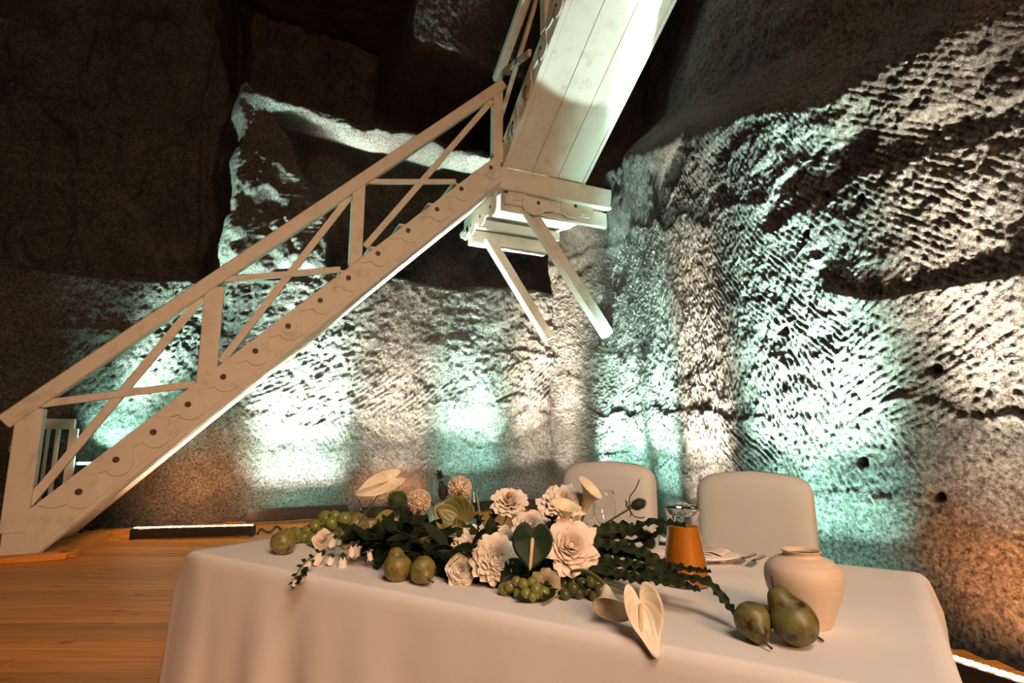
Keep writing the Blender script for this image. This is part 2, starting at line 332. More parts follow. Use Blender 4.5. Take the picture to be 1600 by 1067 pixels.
# ------------------------------------------------------------------ the cave: right wall
WY = np.array([-3, 1, 2, 3.2, 4.5, 5.8, 6.9, 7.6, 8.6]); WX = np.array([3.25, 3.46, 3.55, 3.72, 4.05, 4.6, 4.98, 4.88, 4.62])
CRY = np.array([-3, 1.27, 1.51, 1.87, 2.34, 3.1, 4.13, 6.28, 8.6]); CRZ = np.array([2.9, 3.24, 3.32, 3.39, 3.43, 3.74, 4.1, 5.09, 5.5])
def ksm(y, xs, ys):   # smoothed interpolation
    return sum(np.interp(y + k, xs, ys) for k in (-0.3, -0.15, 0, 0.15, 0.3)) / 5
def right_pos(y, z):
    x = ksm(y, WY, WX)
    zc = np.interp(y, CRY, CRZ) + 0.10 * fbm(y * 1.6, z * 0.5, 51, 3)
    up = z - zc
    d = 0.10 * np.exp(-np.clip(-up, 0, 9) / 0.5) * (up < 0) + 0.10 * (up >= 0)
    d = d - 0.42 * sst(0.0, 0.75, up) - 0.10 * np.clip(up, 0, 9)
    d = d + 0.07 * fbm(y * 0.8, z * 0.8, 52, 4) + 0.03 * fbm(y * 2.5, z * 2.5, 53, 3) * (1 + 1.2 * sst(0, .5, up))
    # benches: the rock below a line stands proud and ends in a lip
    def bench(ys, zs, A, fall, wob, seed, win=None):
        zl = np.interp(y, ys, zs) + wob * fbm(y * 2.3, y * 0 + seed, seed, 4)
        s = A * np.exp(-np.clip(zl - z, 0, 9) / fall) * (1 - sst(-0.012, 0.03, z - zl)) * (0.55 + 0.45 * vn(y * 1.9, y * 0, seed + 1))
        return s * win if win is not None else s
    d = d + bench([2.7, 3.25, 4.04, 6.4], [2.91, 3.01, 3.22, 4.06], 0.028, 0.3, 0.14, 60, sst(2.3, 2.8, y))
    d = d + bench([1.0, 1.74, 2.1, 2.61], [1.93, 1.91, 1.96, 2.11], 0.07, 0.35, 0.05, 63, 1 - sst(2.45, 2.72, y))
    d = d + bench([1.0, 2.18, 2.82, 4.13, 6.5], [1.25, 1.27, 1.28, 1.36, 1.47], 0.034, 0.3, 0.15, 66, 0.12 + 0.75 * sst(-0.1, 0.3, fbm(y * 1.5, y * 0, 168, 3)))
    d = d + bench([1.0, 2.0, 3.2, 5], [0.62, 0.70, 0.75, 0.8], 0.015, 0.3, 0.12, 69)
    # broken-out hollows under the crest
    nz_ = 0.30 * fbm(y * 2.6, z * 3.5, 70, 4)
    e = ((y - 2.5) / 0.62) ** 2 + ((z - 3.03 + 0.28 * (y - 2.5)) / 0.2) ** 2
    d = d - 0.045 * (1 - sst(0.35, 1.25, e + nz_ * 4.5))
    rag = fbm(y * 4.2, z * 6.5, 74, 4) + 0.1
    band = np.exp(-((z - zc + 0.45 - 0.1 * (y - 2)) / 0.42) ** 2)
    d = d - 0.034 * band * sst(0.0, 0.35, rag)
    for hy, hz, hr in ((3.05, 1.93, 0.045), (1.94, 1.5, 0.04), (2.01, 0.78, 0.035), (2.56, 2.82, 0.035), (2.26, 2.68, 0.03), (2.72, 2.6, 0.03), (3.3, 2.25, 0.03), (2.5, 0.95, 0.04), (4.6, 1.75, 0.05)):
        e = ((y - hy) / hr) ** 2 + ((z - hz) / (hr * 0.75)) ** 2; d = d - 0.09 * np.exp(-e * e)
    P = [(1.6, 2.6, 40), (2.0, 3.0, 38), (3.0, 2.5, 48), (3.4, 3.3, 62), (3.9, 2.6, 55), (4.6, 3.0, 60), (2.2, 1.65, -24), (1.5, 1.6, -28), (1.8, 1.45, -20), (3.1, 1.6, 55), (3.6, 1.7, 70), (4.4, 1.9, 62),
         (2.9, 2.0, 42), (1.6, 0.8, 46), (2.2, 0.6, 50), (2.9, 0.7, 58), (3.6, 0.8, 35), (4.5, 0.9, 66), (5.2, 1.5, 70), (5.4, 2.6, 58), (5.8, 3.6, 40), (1.3, 2.2, 35), (0.6, 1.2, 40), (0.5, 2.5, 40), (1.4, 1.1, 40)]
    g = grooves(y, z, P, 0.043, 80)
    lo = 1 - sst(-0.05, 0.35, up)
    amp = (0.017 * (0.45 + 0.8 * vn(y * 1.1, z * 1.3, 88))) * (0.22 + 0.78 * lo)
    amp = amp * (0.35 + 0.65 * sst(0.2, 1.1, z))
    g2 = np.sin((z * 9 + y * 1.3 + 1.2 * fbm(y * 2, z * 3, 90, 3)) * 6.0) * 0.008 * sst(0.1, 0.6, up)
    d = d + g * amp + g2 + 0.011 * fbm(y * 14, z * 14, 91, 3) + 0.011 * fbm(y * 38, z * 38, 95, 2)
    d = d - 0.12 * (1 - sst(0, 0.3, z)) * 0
    return x - d, y + 0.15 * d, z
A = np.concatenate([np.arange(-3, 1.1, 0.06), np.arange(1.1, 4.6, 0.0115), np.arange(4.6, 8.601, 0.02)])
Z = np.concatenate([np.arange(-0.05, 3.9, 0.0115), np.arange(3.9, 9.6, 0.035)])
grid_wall('wall_right', A, Z, right_pos, M['rock'])

# ------------------------------------------------------------------ the cave: back wall with its hollows above the stair
def back_pos(x, z):
    wx = x + 0.22 * fbm(x * 1.1, z * 1.1, 11, 4); wz = z + 0.20 * fbm(x * 1.1 + 30, z * 1.1, 12, 4)
    d = 0.06 * fbm(x * 0.6, z * 0.6, 13, 4) + 0.025 * fbm(x * 2, z * 2, 14, 4)
    zl = np.interp(wx, [-1.0, -0.9, -0.78, -0.3, 0.0, 1.2, 3.4, 5], [8.4, 7.4, 6.5, 6.27, 6.14, 6.02, 5.96, 5.9])
    lf = sst(-0.45, -0.85, wx) * sst(3.1, 3.4, wz)
    vo = sst(0.0, 0.2, wz - zl) * sst(-0.95, -0.7, wx) * (1 - sst(1.8, 2.1, wx) * sst(7.6, 7.9, wz + 0.1 * (wx - 2)))
    nn = sst(0.0, 0.3, wx - (0.30 + (5.1 - wz) * 0.5)) * sst(3.5, 3.8, wz) * (1 - sst(-0.45, -0.1, wz - zl))
    d = d - 1.1 * lf - 2.6 * vo - 0.9 * nn
    d = d + (0.16 + 0.25 * fbm(x * 2.2, z * 2.2, 17, 4)) * np.exp(-((wz - zl + 0.12) / 0.16) ** 2) * sst(-0.6, 0.0, x) + (lf + vo + nn) * (0.30 * fbm(x * 1.9, z * 1.9, 18, 5) + 0.10 * fbm(x * 6, z * 6, 19, 4))
    lump = sst(-0.7, -0.4, x) * (1 - sst(0.4, 0.9, x)) * sst(3.2, 3.6, z) * (1 - sst(5.0, 5.4, z))
    d = d + lump * (0.10 + 0.14 * fbm(x * 3.2, z * 3.2, 15, 4))
    def bench(xs, zs, A, fall, wob, seed):
        A = A * sst(-0.25, 0.35, fbm(x * 1.3 + seed, z * 0.6, seed + 5, 3))
        ln = np.interp(x, xs, zs) + wob * fbm(x * 1.7, x * 0 + seed, seed, 4)
        return A * np.exp(-np.clip(ln - z, 0, 9) / fall) * (1 - sst(-0.012, 0.04, z - ln)) * (0.4 + 0.6 * vn(x * 1.3, x * 0, seed + 1))
    d = d + bench([-6, 0.36, 1.77, 3.64, 5], [1.25, 1.3, 1.5, 1.69, 1.7], 0.025, 0.3, 0.16, 20)
    d = d + bench([-6, 1.73, 3.41, 5], [2.3, 2.56, 2.52, 2.5], 0.025, 0.25, 0.10, 23)
    d = d + bench([-6, 0, 5], [3.05, 3.3, 3.5], 0.05, 0.3, 0.06, 26) * (1 - sst(0.3, 0.9, x))
    P = [(-1.5, 0.7, 40), (-0.6, 0.6, 30), (0.3, 0.7, -40), (1.1, 0.7, -55), (1.8, 0.9, -50), (2.6, 0.8, 40), (3.3, 0.8, 70), (4.2, 0.8, 80), (0.8, 1.8, 25), (1.8, 2.0, 35), (2.8, 2.1, 40), (3.8, 2.0, 45),
         (0.4, 2.6, 30), (-0.6, 2.4, 40), (1.6, 3.2, 15), (2.8, 3.2, 20), (3.9, 3.3, -60), (-2, 2, 60), (-3.5, 2, 50), (-2, 5, 80), (-3.5, 5, 70), (2, 8, 12), (3.2, 8, 15)]
    g = grooves(x, z, P, 0.062, 40)
    amp = 0.024 * (0.3 + 0.9 * vn(x * 0.9, z * 0.9, 44)) * (1 - 0.7 * sst(2.1, 2.5, z) * (1 - sst(3.6, 4, z)))
    d = d + g * amp + 0.014 * fbm(x * 11, z * 11, 46, 3) + 0.014 * fbm(x * 30, z * 30, 47, 2)
    # vertical drill channels on the far left
    for cx_ in (-2.55, -0.95):
        d = d + 0.10 * np.exp(-((x + 0.06 * np.sin(z * 1.3) - cx_) / 0.06) ** 2) * sst(3.2, 3.8, z)
    return x + 0 * z, 8.55 - d, z
A = np.arange(-7.0, 4.7, 0.022); Z = np.concatenate([np.arange(-0.05, 6.6, 0.022), np.arange(6.6, 9.7, 0.045)])
grid_wall('wall_back', A, Z, back_pos, M['rock'])
def left_pos(y, z):
    d = 0.2 * fbm(y * 0.6, z * 0.6, 31, 4) + 0.05 * fbm(y * 3, z * 3, 33, 4)
    return -7.0 + d, y, z
grid_wall('wall_left', np.arange(-3, 8.8, 0.08), np.arange(-0.05, 9.7, 0.08), left_pos, M['rock_far'])
def ceil_pos(x, y):
    d = 0.3 * fbm(x * 0.5, y * 0.5, 36, 4) + 0.06 * fbm(x * 3, y * 3, 37, 4)
    return x, y, 9.3 + d
grid_wall('ceiling', np.arange(-7.2, 5.6, 0.08), np.arange(-3, 12, 0.08), ceil_pos, M['rock_far'])

# ------------------------------------------------------------------ floor with single planks
fl = bm_out(box((-7.2, -3, -0.12), (5.2, 8.8, -0.024), 0), 'floor', M['floor_base']); fl['kind'] = 'structure'
f2 = Vector((math.sin(PHI), math.cos(PHI), 0)); PW = 0.145
plank_cache = {}
def plank(l0, l1, D):
    L_ = round((l1 - l0) / 0.25) * 0.25 if (l1 - l0) > 0.5 else (l1 - l0)
    key = round(l1 - l0, 3)
    if key not in plank_cache:
        bm = box((0, 0.0012, 0), (l1 - l0 - 0.002, PW - 0.0012, 0.024), 0.0025)
        me = bpy.data.meshes.new('plank'); bmesh.ops.recalc_face_normals(bm, faces=bm.faces); bm.to_mesh(me); bm.free(); me.materials.append(M['plank']); plank_cache[key] = me
    p = cr * l0 + f2 * D; m = Matrix((cr, f2, Vector((0, 0, 1)))).transposed().to_4x4(); m.translation = (p.x, p.y, -0.024 + random.uniform(-0.0012, 0.0008))
    link('plank', plank_cache[key], fl, m)
D = 0.9
while D < 8.9:
    lat = np.arange(-6.5, 5.2, 0.05); px_ = cr.x * lat + f2.x * D; py_ = cr.y * lat + f2.y * D
    ok = (py_ < 8.45) & (px_ < np.interp(py_, WY, WX) - 0.05) & (px_ > -6.8)
    if ok.any():
        l0, l1 = lat[ok][0], lat[ok][-1]; s = l0 - random.choice((0, 1.0, 2.0, 3.0))
        while s < l1:
            a0, a1 = max(s, l0), min(s + 4.0, l1)
            if a1 - a0 > 0.1: plank(a0, a1, D)
            s += 4.0
    D += PW

# ------------------------------------------------------------------ staircase
YS = 6.95
SB = Vector((-2.05, YS, 0))
st = thing('staircase', 'white painted wooden staircase with landing and cross braced railing against the rock', 'staircase', SB)
def top_z(x): return 0.238 + 0.970 * (x + 2.073)
def bot_z(x): return 0.0 + 0.985 * (x + 1.765)
W_ = M['paint']
def xz(poly, y): return [(p[0], y, p[1]) for p in poly]
# lower flight
XE = 2.99
poly = [(-2.06, 0.005), (-1.76, 0.005), (XE, bot_z(XE)), (XE, top_z(XE)), (-2.06, top_z(-2.06))]
stringer = bm_out(prism(xz(poly, YS), (0, 0.07, 0), 0.008), 'stringer', W_, st)
bm_out(prism(xz(poly, YS + 1.10), (0, 0.07, 0), 0.008), 'stringer', W_, st)
bm_out(bar((-1.80, YS - 0.012, bot_z(-1.80) + 0.055), (XE - .02, YS - 0.012, bot_z(XE) + 0.035), (0, 1, 0), 0.05, 0.024), 'moulding', W_, stringer)
for i in range(5):     # soffit boards under the flight
    y0 = YS + 0.075 + i * 0.204; off = 0.012 + 0.008 * (i % 2)
    p = [(-1.70, 0.06 + off), (XE + .02, bot_z(XE) - 0.02 + off), (XE + .02, bot_z(XE) + 0.015 + off), (-1.70, 0.095 + off)]
    bm_out(prism(xz(p, y0 + 0.002), (0, 0.200, 0), 0.004), 'soffit_board', W_, st)
bolts = [(124, 768), (182, 718), (240, 675), (294, 632), (349, 589), (399, 549), (450, 510), (500, 470), (544, 435), (590, 397), (637, 361), (682, 328), (720, 296), (766, 263)]
OUT = [(-0.36, -0.085), (-0.31, -0.135), (-0.25, -0.158), (-0.185, -0.155), (-0.13, -0.138), (-0.085, -0.118), (-0.065, -0.145), (-0.02, -0.172), (0.05, -0.178), (0.11, -0.15), (0.15, -0.105), (0.172, -0.045), (0.166, 0.02), (0.14, 0.06), (0.155, 0.095), (0.15, 0.13)]
slope = 0.970
n_b = len(bolts)
def disc(c, ax, r, h, n=12):
    c, ax = Vector(c), Vector(ax).normalized(); return tube_vf([c, c + ax * h], r, n)
for i, (bx_, by_) in enumerate(bolts):
    c = ony(bx_, by_, YS); s = 0.92
    pts = []
    for (u, v) in OUT:
        x, z = c.x + u * s, c.z + v * s; x = min(x, XE - 0.003); pts.append((x, min(z, top_z(x) - 0.004)))
    xl, xr = pts[0][0], pts[-1][0]
    pts.append((xr, top_z(xr) - 0.004)); pts.append((xl, top_z(xl) - 0.004))
    sc_ = bm_out(prism([(p[0], YS - 0.020 - 0.005 * (i % 2), p[1]) for p in pts], (0, 0.0195 + 0.004 * (i % 2), 0), 0.004), 'scallop', W_, stringer)
    V, Fc = disc((c.x, YS - 0.031, c.z), (0, 1, 0), 0.032, 0.02); part('bolt', V, Fc, M['bolt'], stringer)
    # the step behind it
    zt = c.z + 0.10
    if i < n_b - 1: bm_out(box((c.x - 0.10, YS + 0.075, zt - 0.02), (c.x + 0.26, YS + 1.095, zt + 0.02)), 'tread', W_, st)
# railing of the lower flight
YR = YS + 0.035
def pl(px, py, y=YR): return ony(px, py, y)
hr0, hr1 = pl(8, 660), pl(786, 133)
bm_out(bar(hr0, hr1, (0, 1, 0), 0.15, 0.14, 0.012), 'handrail', W_, st)
for (x0, y0, x1, y1, w0) in ((47, 640, 27, 815, 0.21), (337, 450, 322, 590, 0.19), (561, 290, 555, 400, 0.155), (776, 135, 778, 240, 0.15)):
    a_ = pl(x0, y0); b_ = pl(x1, y1); xm = (a_.x + b_.x) / 2
    bm_out(box((xm - w0 / 2, YS - 0.012, top_z(xm) - 0.12), (xm + w0 / 2, YS + 0.12, a_.z + 0.01), 0.008), 'post', W_, st)
for (p0, p1, w0) in (((66, 631), (306, 600), 0.075), ((350, 437), (532, 421), 0.07), ((570, 284), (712, 284), 0.065)):
    bm_out(bar(pl(*p0, YS + 0.03), pl(*p1, YS + 0.03), (0, 1, 0), w0, 0.045), 'brace', W_, st)
for (p0, p1, w0) in (((318, 462), (42, 790), 0.085), ((546, 308), (345, 566), 0.08), ((768, 158), (570, 386), 0.08)):
    bm_out(bar(pl(*p0, YS + 0.05), pl(*p1, YS + 0.05), (0, 1, 0), w0, 0.05), 'brace', W_, st)
# landing
LX0, LX1, LY1 = 2.985, 4.92, 8.40
bm_out(box((LX0, YS, 4.61), (5.02, YS + 0.10, 4.93), 0.012), 'landing_beam', W_, st)
bm_out(box((LX0 - .0, YS + 0.105, 4.60), (LX0 + 0.09, LY1, 4.90), 0.012), 'landing_beam', W_, st)
bm_out(box((LX0 + 0.1, YS + 0.16, 4.36), (4.90, YS + 0.24, 4.60), 0.008), 'landing_joist', W_, st)
bm_out(box((LX0 + 0.02, LY1 - 0.24, 4.18), (4.40, LY1 - 0.06, 4.40), 0.01), 'landing_joist', W_, st)
bm_out(box((LX0 + 0.1, LY1 - 0.30, 4.42), (4.60, LY1 - 0.05, 4.58), 0.01), 'landing_joist', W_, st)
for i in range(6):
    y0 = YS + 0.11 + i * 0.215; bm_out(box((LX0 + 0.1, y0, 4.64 + 0.006 * (i % 2)), (4.88, y0 + 0.211, 4.68)), 'deck_board', W_, st)
# aprons with scallops below the landing edge
ap = bm_out(box((LX0 + 0.10, YS + 0.105, 4.44), (4.55, YS + 0.135, 4.61), 0.004), 'apron', W_, st)
for bxp, byp in ((790, 300), (840, 318), (898, 323)):
    c = ony(bxp, byp, YS + 0.1); pts = []
    for k in range(25):
        t = PI + PI * k / 24; r = 0.15 + 0.055 * abs(math.sin(1.5 * (t - PI))) * 1.2
        pts.append((c.x + 1.5 * r * math.cos(t), min(4.61, c.z + 0.04 + 1.15 * r * math.sin(t))))
    pts = [(max(p[0], LX0 + 0.11), p[1]) for p in pts]
    bm_out(prism([(p[0], YS + 0.075, p[1]) for p in pts], (0, 0.028, 0), 0), 'scallop', W_, ap)
    V, Fc = disc((c.x, YS + 0.07, c.z), (0, 1, 0), 0.03, 0.02); part('bolt', V, Fc, M['bolt'], ap)
ap2 = bm_out(box((LX0 - 0.03, YS + 0.12, 4.34), (LX0 - 0.002, LY1, 4.62), 0.004), 'apron', W_, st)
for k_, yy in enumerate((7.2, 7.6, 8.0, 8.3)):
    pts = []
    for k in range(21):
        t = PI + PI * k / 20; r = 0.13 + 0.06 * abs(math.sin(1.5 * (t - PI))); pts.append((LX0 - 0.055, yy + 1.25 * r * math.cos(t), 4.44 + 1.1 * r * math.sin(t)))
    bm_out(prism(pts, (0.024, 0, 0), 0), 'scallop', W_, ap2)
    V, Fc = disc((LX0 - 0.06, yy, 4.40), (1, 0, 0), 0.028, 0.02); part('bolt', V, Fc, M['bolt'], ap2)
bm_out(bar(ony(826, 330, 7.2), ony(950, 524, 7.2), (0, 1, 0), 0.17, 0.15, 0.008), 'strut', W_, st)
bm_out(bar(ony(762, 372, 8.15), ony(858, 530, 8.15), (0, 1, 0), 0.16, 0.15, 0.008), 'strut', W_, st)
# upper flight, rising towards the viewer along the right wall
UX0, UX1, US = 3.02, 4.42, 0.675
def uz(y): return 4.94 + (YS + 0.02 - y) * US
YT = 2.6
for i, (xa, xb) in enumerate(((UX0 + 0.085, 3.50), (3.50, 3.93), (3.93, UX1 - 0.06))):
    p = [(xa + 0.004, YS + 0.02, uz(YS + .02)), (xb - 0.004, YS + 0.02, uz(YS + .02)), (xb - 0.004, YS + 0.02, uz(YS + .02) + 0.03), (xa + 0.004, YS + 0.02, uz(YS + .02) + 0.03)]
    bm_out(prism(p, (0, YT - YS - 0.02, uz(YT) - uz(YS + 0.02)), 0.005), 'soffit_board', W_, st)
def ystr(x, x2, lo, hi, name):
    p = [(x, YS + 0.10, uz(YS + .10) + lo), (x, YT, uz(YT) + lo), (x, YT, uz(YT) + hi), (x, YS + 0.10, uz(YS + .10) + hi)]
    return bm_out(prism(p, (x2 - x, 0, 0), 0.008), name, W_, st)
us = ystr(UX0, UX0 + 0.08, -0.03, 0.34, 'stringer')
ystr(UX1 - 0.055, UX1, -0.005, 0.36, 'stringer')
for i in range(9):
    cy = 6.55 - i * 0.42; cz = uz(cy) + 0.16; pts = []
    for (u, v) in OUT:
        yy = cy - u * 0.95; pts.append((UX0 - 0.022 - 0.004 * (i % 2), yy, min(cz + v * 0.8, uz(yy) + 0.335)))
    for yy in (pts[-1][1], pts[0][1]): pts.append((UX0 - 0.022 - 0.004 * (i % 2), yy, uz(yy) + 0.335))
    bm_out(prism(pts, (0.021, 0, 0), 0.003), 'scallop', W_, us)
    V, Fc = disc((UX0 - 0.027, cy, cz + 0.01), (1, 0, 0), 0.03, 0.02); part('bolt', V, Fc, M['bolt'], us)
    V, Fc = tube_vf([(UX0 - 0.024, cy + 0.0, cz - 0.02), (UX0 - 0.024, cy + 0.03, cz - 0.11), (UX0 - 0.026, cy + 0.02, cz - 0.18)], [0.028, 0.02, 0.006], 6); o = part('rust_streak', V, Fc, M['rust'], us)
    bm_out(box((UX0 + 0.085, cy - 0.22, cz + 0.10), (UX1 - 0.06, cy + 0.24, cz + 0.14)), 'tread', W_, st)
r0, r1 = onx(776, 126, UX0 + 0.0), onx(821, 0, UX0)
bm_out(bar(r0, r0 + (r1 - r0) * 3.0, (1, 0, 0), 0.12, 0.13, 0.01), 'handrail', W_, st)
q0, q1 = onx(800, 126, UX0), onx(838, 0, UX0)
bm_out(bar(q0 - (q1 - q0) * 0.75, q0 + (q1 - q0) * 2.5, (1, 0, 0), 0.07, 0.05), 'brace', W_, st)
bm_out(bar(onx(781, 118, UX0), onx(828, 82, UX0), (1, 0, 0), 0.09, 0.05), 'brace', W_, st)
p0 = onx(850, -45, UX0)
bm_out(box((UX0 - 0.03, p0.y - 0.07, uz(p0.y) + 0.30), (UX0 + 0.09, p0.y + 0.07, uz(p0.y) + 1.35)), 'post', W_, st)

# floor trim that frames the foot of the stair
t0, t1, t2, t3 = onz(-60, 884), onz(106, 872), onz(166, 836), onz(212, 833)
for i, (a_, b_) in enumerate(((t0, t1), (t1, t2), (t2, t3))):
    a_ = Vector((a_.x, a_.y, 0.028)); b_ = Vector((b_.x, b_.y, 0.028))
    o = bm_out(bar(a_, b_, (0, 0, 1), 0.13, 0.055, 0.006), 'trim_%d' % (i + 1), M['plank']); o['kind'] = 'structure'

# picket gate behind the foot of the stair
g0, g1 = ony(58, 655, 8.28), ony(119, 655, 8.28)
gate = thing('picket_gate', 'small white picket gate behind the foot of the staircase', 'gate', (g0.x, 8.28, 0))
bm_out(box((g0.x, 8.25, 1.19), (g1.x, 8.31, 1.31)), 'top_rail', W_, gate); bm_out(box((g0.x, 8.25, 0.12), (g1.x, 8.31, 0.22)), 'bottom_rail', W_, gate)
gw = g1.x - g0.x
for k, (u, wd) in enumerate(((0.03, 0.05), (0.28, 0.035), (0.52, 0.045), (0.86, 0.09))):
    bm_out(box((g0.x + gw * u, 8.262, 0.0 if k in (0, 3) else 0.2), (g0.x + gw * u + wd, 8.30, 1.2)), 'picket', W_, gate)
# padlock hanging on the newel
pk = ony(21, 698, YS + 0.06)
lock = thing('padlock', 'small metal padlock hanging at the newel post', 'padlock', pk)
bm_out(box((pk.x - 0.035, YS + 0.04, pk.z - 0.05), (pk.x + 0.035, YS + 0.08, pk.z + 0.02), 0.008), 'lock_body', M['brass'], lock)
tube('shackle', catmull([(pk.x - 0.024, YS + 0.06, pk.z + 0.02), (pk.x - 0.022, YS + 0.06, pk.z + 0.07), (pk.x, YS + 0.06, pk.z + 0.092), (pk.x + 0.022, YS + 0.06, pk.z + 0.07), (pk.x + 0.024, YS + 0.06, pk.z + 0.02)], 4), 0.007, M['silver'], lock, 6)

# ------------------------------------------------------------------ floor washers
def washer(label, a, b, mat_led, lights, n=16, h=0.10, wd=0.11, z0=0.0, group=None, lip=True):
    """black LED batten from a to b on the floor; lights = [(color, watts, aim offset vec, spread)]"""
    a, b = Vector((a[0], a[1], z0)), Vector((b[0], b[1], z0)); d = (b - a).normalized(); s = Vector((-d.y, d.x, 0)); c = (a + b) / 2
    rot = Matrix((d, s, Vector((0, 0, 1)))).transposed()
    t = thing('led_batten', label, 'stage light', c, rot, group); L_ = (b - a).length; up = Vector((0, 0, 1))
    bm_out(bar(a + up * (0.015 + h / 2), b + up * (0.015 + h / 2), up, wd, h, 0.008), 'housing', M['black'], t)
    for e in (a, b): bm_out(bar(e - d * 0.012 + up * h * 0.55, e + d * 0.012 + up * h * 0.55, up, wd + 0.03, h * 1.1, 0.004), 'end_bracket', M['black'], t)
    for k in range(n):
        p = a + d * L_ * ((k + 0.5) / n) + up * (h + 0.016)
        bm_out(bar(p - d * L_ / n * 0.36, p + d * L_ / n * 0.36, up, wd * 0.45, 0.012, 0), 'diode', mat_led[k % len(mat_led)], t)
    if lip:
        for sg in (-1,): bm_out(bar(a + s * sg * wd * 0.42 + up * (h + 0.03), b + s * sg * wd * 0.42 + up * (h + 0.03), up, 0.012, 0.05, 0.002), 'lens_hood', M['black'], t)
    iv = inv_of(t)
    for (col, pw, aim, spr) in lights:
        pw = pw * LEDK
        p = c + up * (h + 0.06); av = Vector(aim).normalized()
        area_light('lamp', p, p + av, L_ * 0.9, 0.05, pw * 0.20, col, spr, t, iv, d)
        if av.z > 0.75 and av.dot(s) > 0.1:      # extra beams added: a tight one up the wall, a faint wide one low
            hv = Vector((av.x, av.y, 0)).normalized(); area_light('lamp', p, p + up + hv * 0.245, L_ * 0.9, 0.05, pw * 0.60, TEAL2 if col == TEAL else col, 28, t, iv, d)
            area_light('lamp', p, p + up * 0.45 + hv, L_ * 0.9, 0.05, pw * 0.022, col, 120, t, iv, d)
    return t
LEDK = 0.8
TEAL = (0.45, 1.0, 0.84); TEAL2 = (0.64, 1.0, 0.86); NEUT = (1.0, 0.88, 0.72); ORG = (1.0, 0.36, 0.12)
b0, b1 = onz(208, 842), onz(395, 837)
washer('long black LED batten glowing warm white on the planks under the staircase', b0, b1, [M['led_white'], M['led_orange']],
       [((1.0, 0.80, 0.60), 60, (0.1, 0.35, 1), 110), (ORG, 95, (0.1, 1.0, 0.45), 80)], 22, lip=False)
washer('raised black LED batten against the rock wall between stair foot and table', (0.02, 8.16), (1.25, 8.16), [M['led_teal']],
       [(TEAL, 300, (0, 0.42, 1), 66), ((1, .95, .9), 150, (0, 0.75, 1), 60)], 18, 0.12, 0.12, 0.02)
washer('black LED batten hidden behind the flowers at the back wall', (1.42, 8.12), (2.48, 8.12), [M['led_white'], M['led_orange']],
       [(NEUT, 125, (0, 0.36, 1), 66), (ORG, 40, (0, 1.0, 0.5), 70), ((1.0, 0.97, 0.9), 260, (-0.08, -0.07, 1), 26)], 14)
washer('black LED batten by the back wall below the landing', (2.60, 8.12), (3.70, 8.12), [M['led_teal']],
       [(TEAL, 215, (0, 0.36, 1), 68), ((0.92, 1.0, 0.95), 420, (0.06, 0.0, 1), 24)], 14)
washer('short black LED batten in the corner of the rock walls', (3.85, 8.10), (4.42, 7.95), [M['led_white']],
       [(NEUT, 150, (0.12, 0.3, 1), 70), (NEUT, 150, (0.5, 0.1, 1), 70)], 8)
washer('black LED batten on the floor behind the farther covered chair', (4.62, 7.45), (4.34, 6.10), [M['led_teal']],
       [(TEAL, 330, (0.42, 0, 1), 64)], 14)
washer('black LED batten on the floor halfway along the right wall', (4.24, 5.95), (3.86, 4.90), [M['led_teal']],
       [(TEAL, 250, (0.42, 0, 1), 60)], 14)
washer('black LED batten on the floor between the two chairs and the rock', (3.78, 4.7), (3.52, 3.85), [M['led_white'], M['led_orange']],
       [(NEUT, 200, (0.42, 0, 1), 60)], 14)
washer('black LED batten on the floor behind the nearer covered chair', (3.40, 3.5), (3.22, 2.25), [M['led_teal']],
       [(TEAL, 300, (0.45, 0, 1), 64)], 16)
e0, e1 = onz(1440, 1009, 0.125), onz(1640, 1072, 0.125)
washer('black LED batten with bright white diodes at the foot of the right wall', e0, e1, [M['led_white'], M['led_orange']],
       [(ORG, 75, (1.0, 0.1, 0.6), 90), (NEUT, 70, (0.42, 0.1, 1), 58)], 16, 0.10, 0.10, lip=False)
mh = thing('added_spot', 'added black spot on the floor behind the chairs brightening the upper stair soffit', 'stage light', (3.05, 4.55, 0))  # added floor spot, there only to brighten the upper flight's soffit
bm_out(box((2.93, 4.43, 0), (3.17, 4.67, 0.08), 0.01), 'base', M['black'], mh)
for sx_ in (-0.11, 0.09): bm_out(box((3.05 + sx_, 4.50, 0.08), (3.07 + sx_, 4.60, 0.30), 0.004), 'yoke', M['black'], mh)
V, Fc = tube_vf([(3.05, 4.55, 0.16), (3.06, 4.54, 0.40)], 0.08, 20); part('barrel', V, Fc, M['black'], mh, False)
V, Fc = tube_vf([(3.06, 4.54, 0.401), (3.06, 4.54, 0.405)], 0.065, 20); part('lens', V, Fc, M['led_teal'], mh, False)
ld = bpy.data.lights.new('lamp', 'SPOT'); ld.energy = 1000; ld.color = (0.72, 1.0, 0.90); ld.spot_size = math.radians(31); ld.spot_blend = 0.10; ld.shadow_soft_size = 0.05
lo = bpy.data.objects.new('lamp', ld); COL.objects.link(lo); lo.parent = mh
dz_ = (Vector((3.06, 4.54, 0.45)) - Vector((3.75, 4.62, 6.5))).normalized(); m = dz_.to_track_quat('Z', 'Y').to_matrix().to_4x4(); m.translation = (3.06, 4.54, 0.45); lo.matrix_basis = inv_of(mh) @ m
s0 = ony(122, 723, 8.27); s1 = ony(142, 722, 8.27)
sl = thing('led_spot_bar', 'small LED light bar glowing green white behind the stringer at the stair foot', 'stage light', (s0.x, 8.27, 0))
bm_out(box((s0.x, 8.22, s0.z - 0.12), (s1.x, 8.32, s0.z - 0.02)), 'housing', M['black'], sl)
for sx_ in (0.15, 0.85): bm_out(box((s0.x + (s1.x - s0.x) * sx_ - 0.02, 8.25, 0.0), (s0.x + (s1.x - s0.x) * sx_ + 0.02, 8.29, s0.z - 0.12)), 'stand', M['black'], sl)
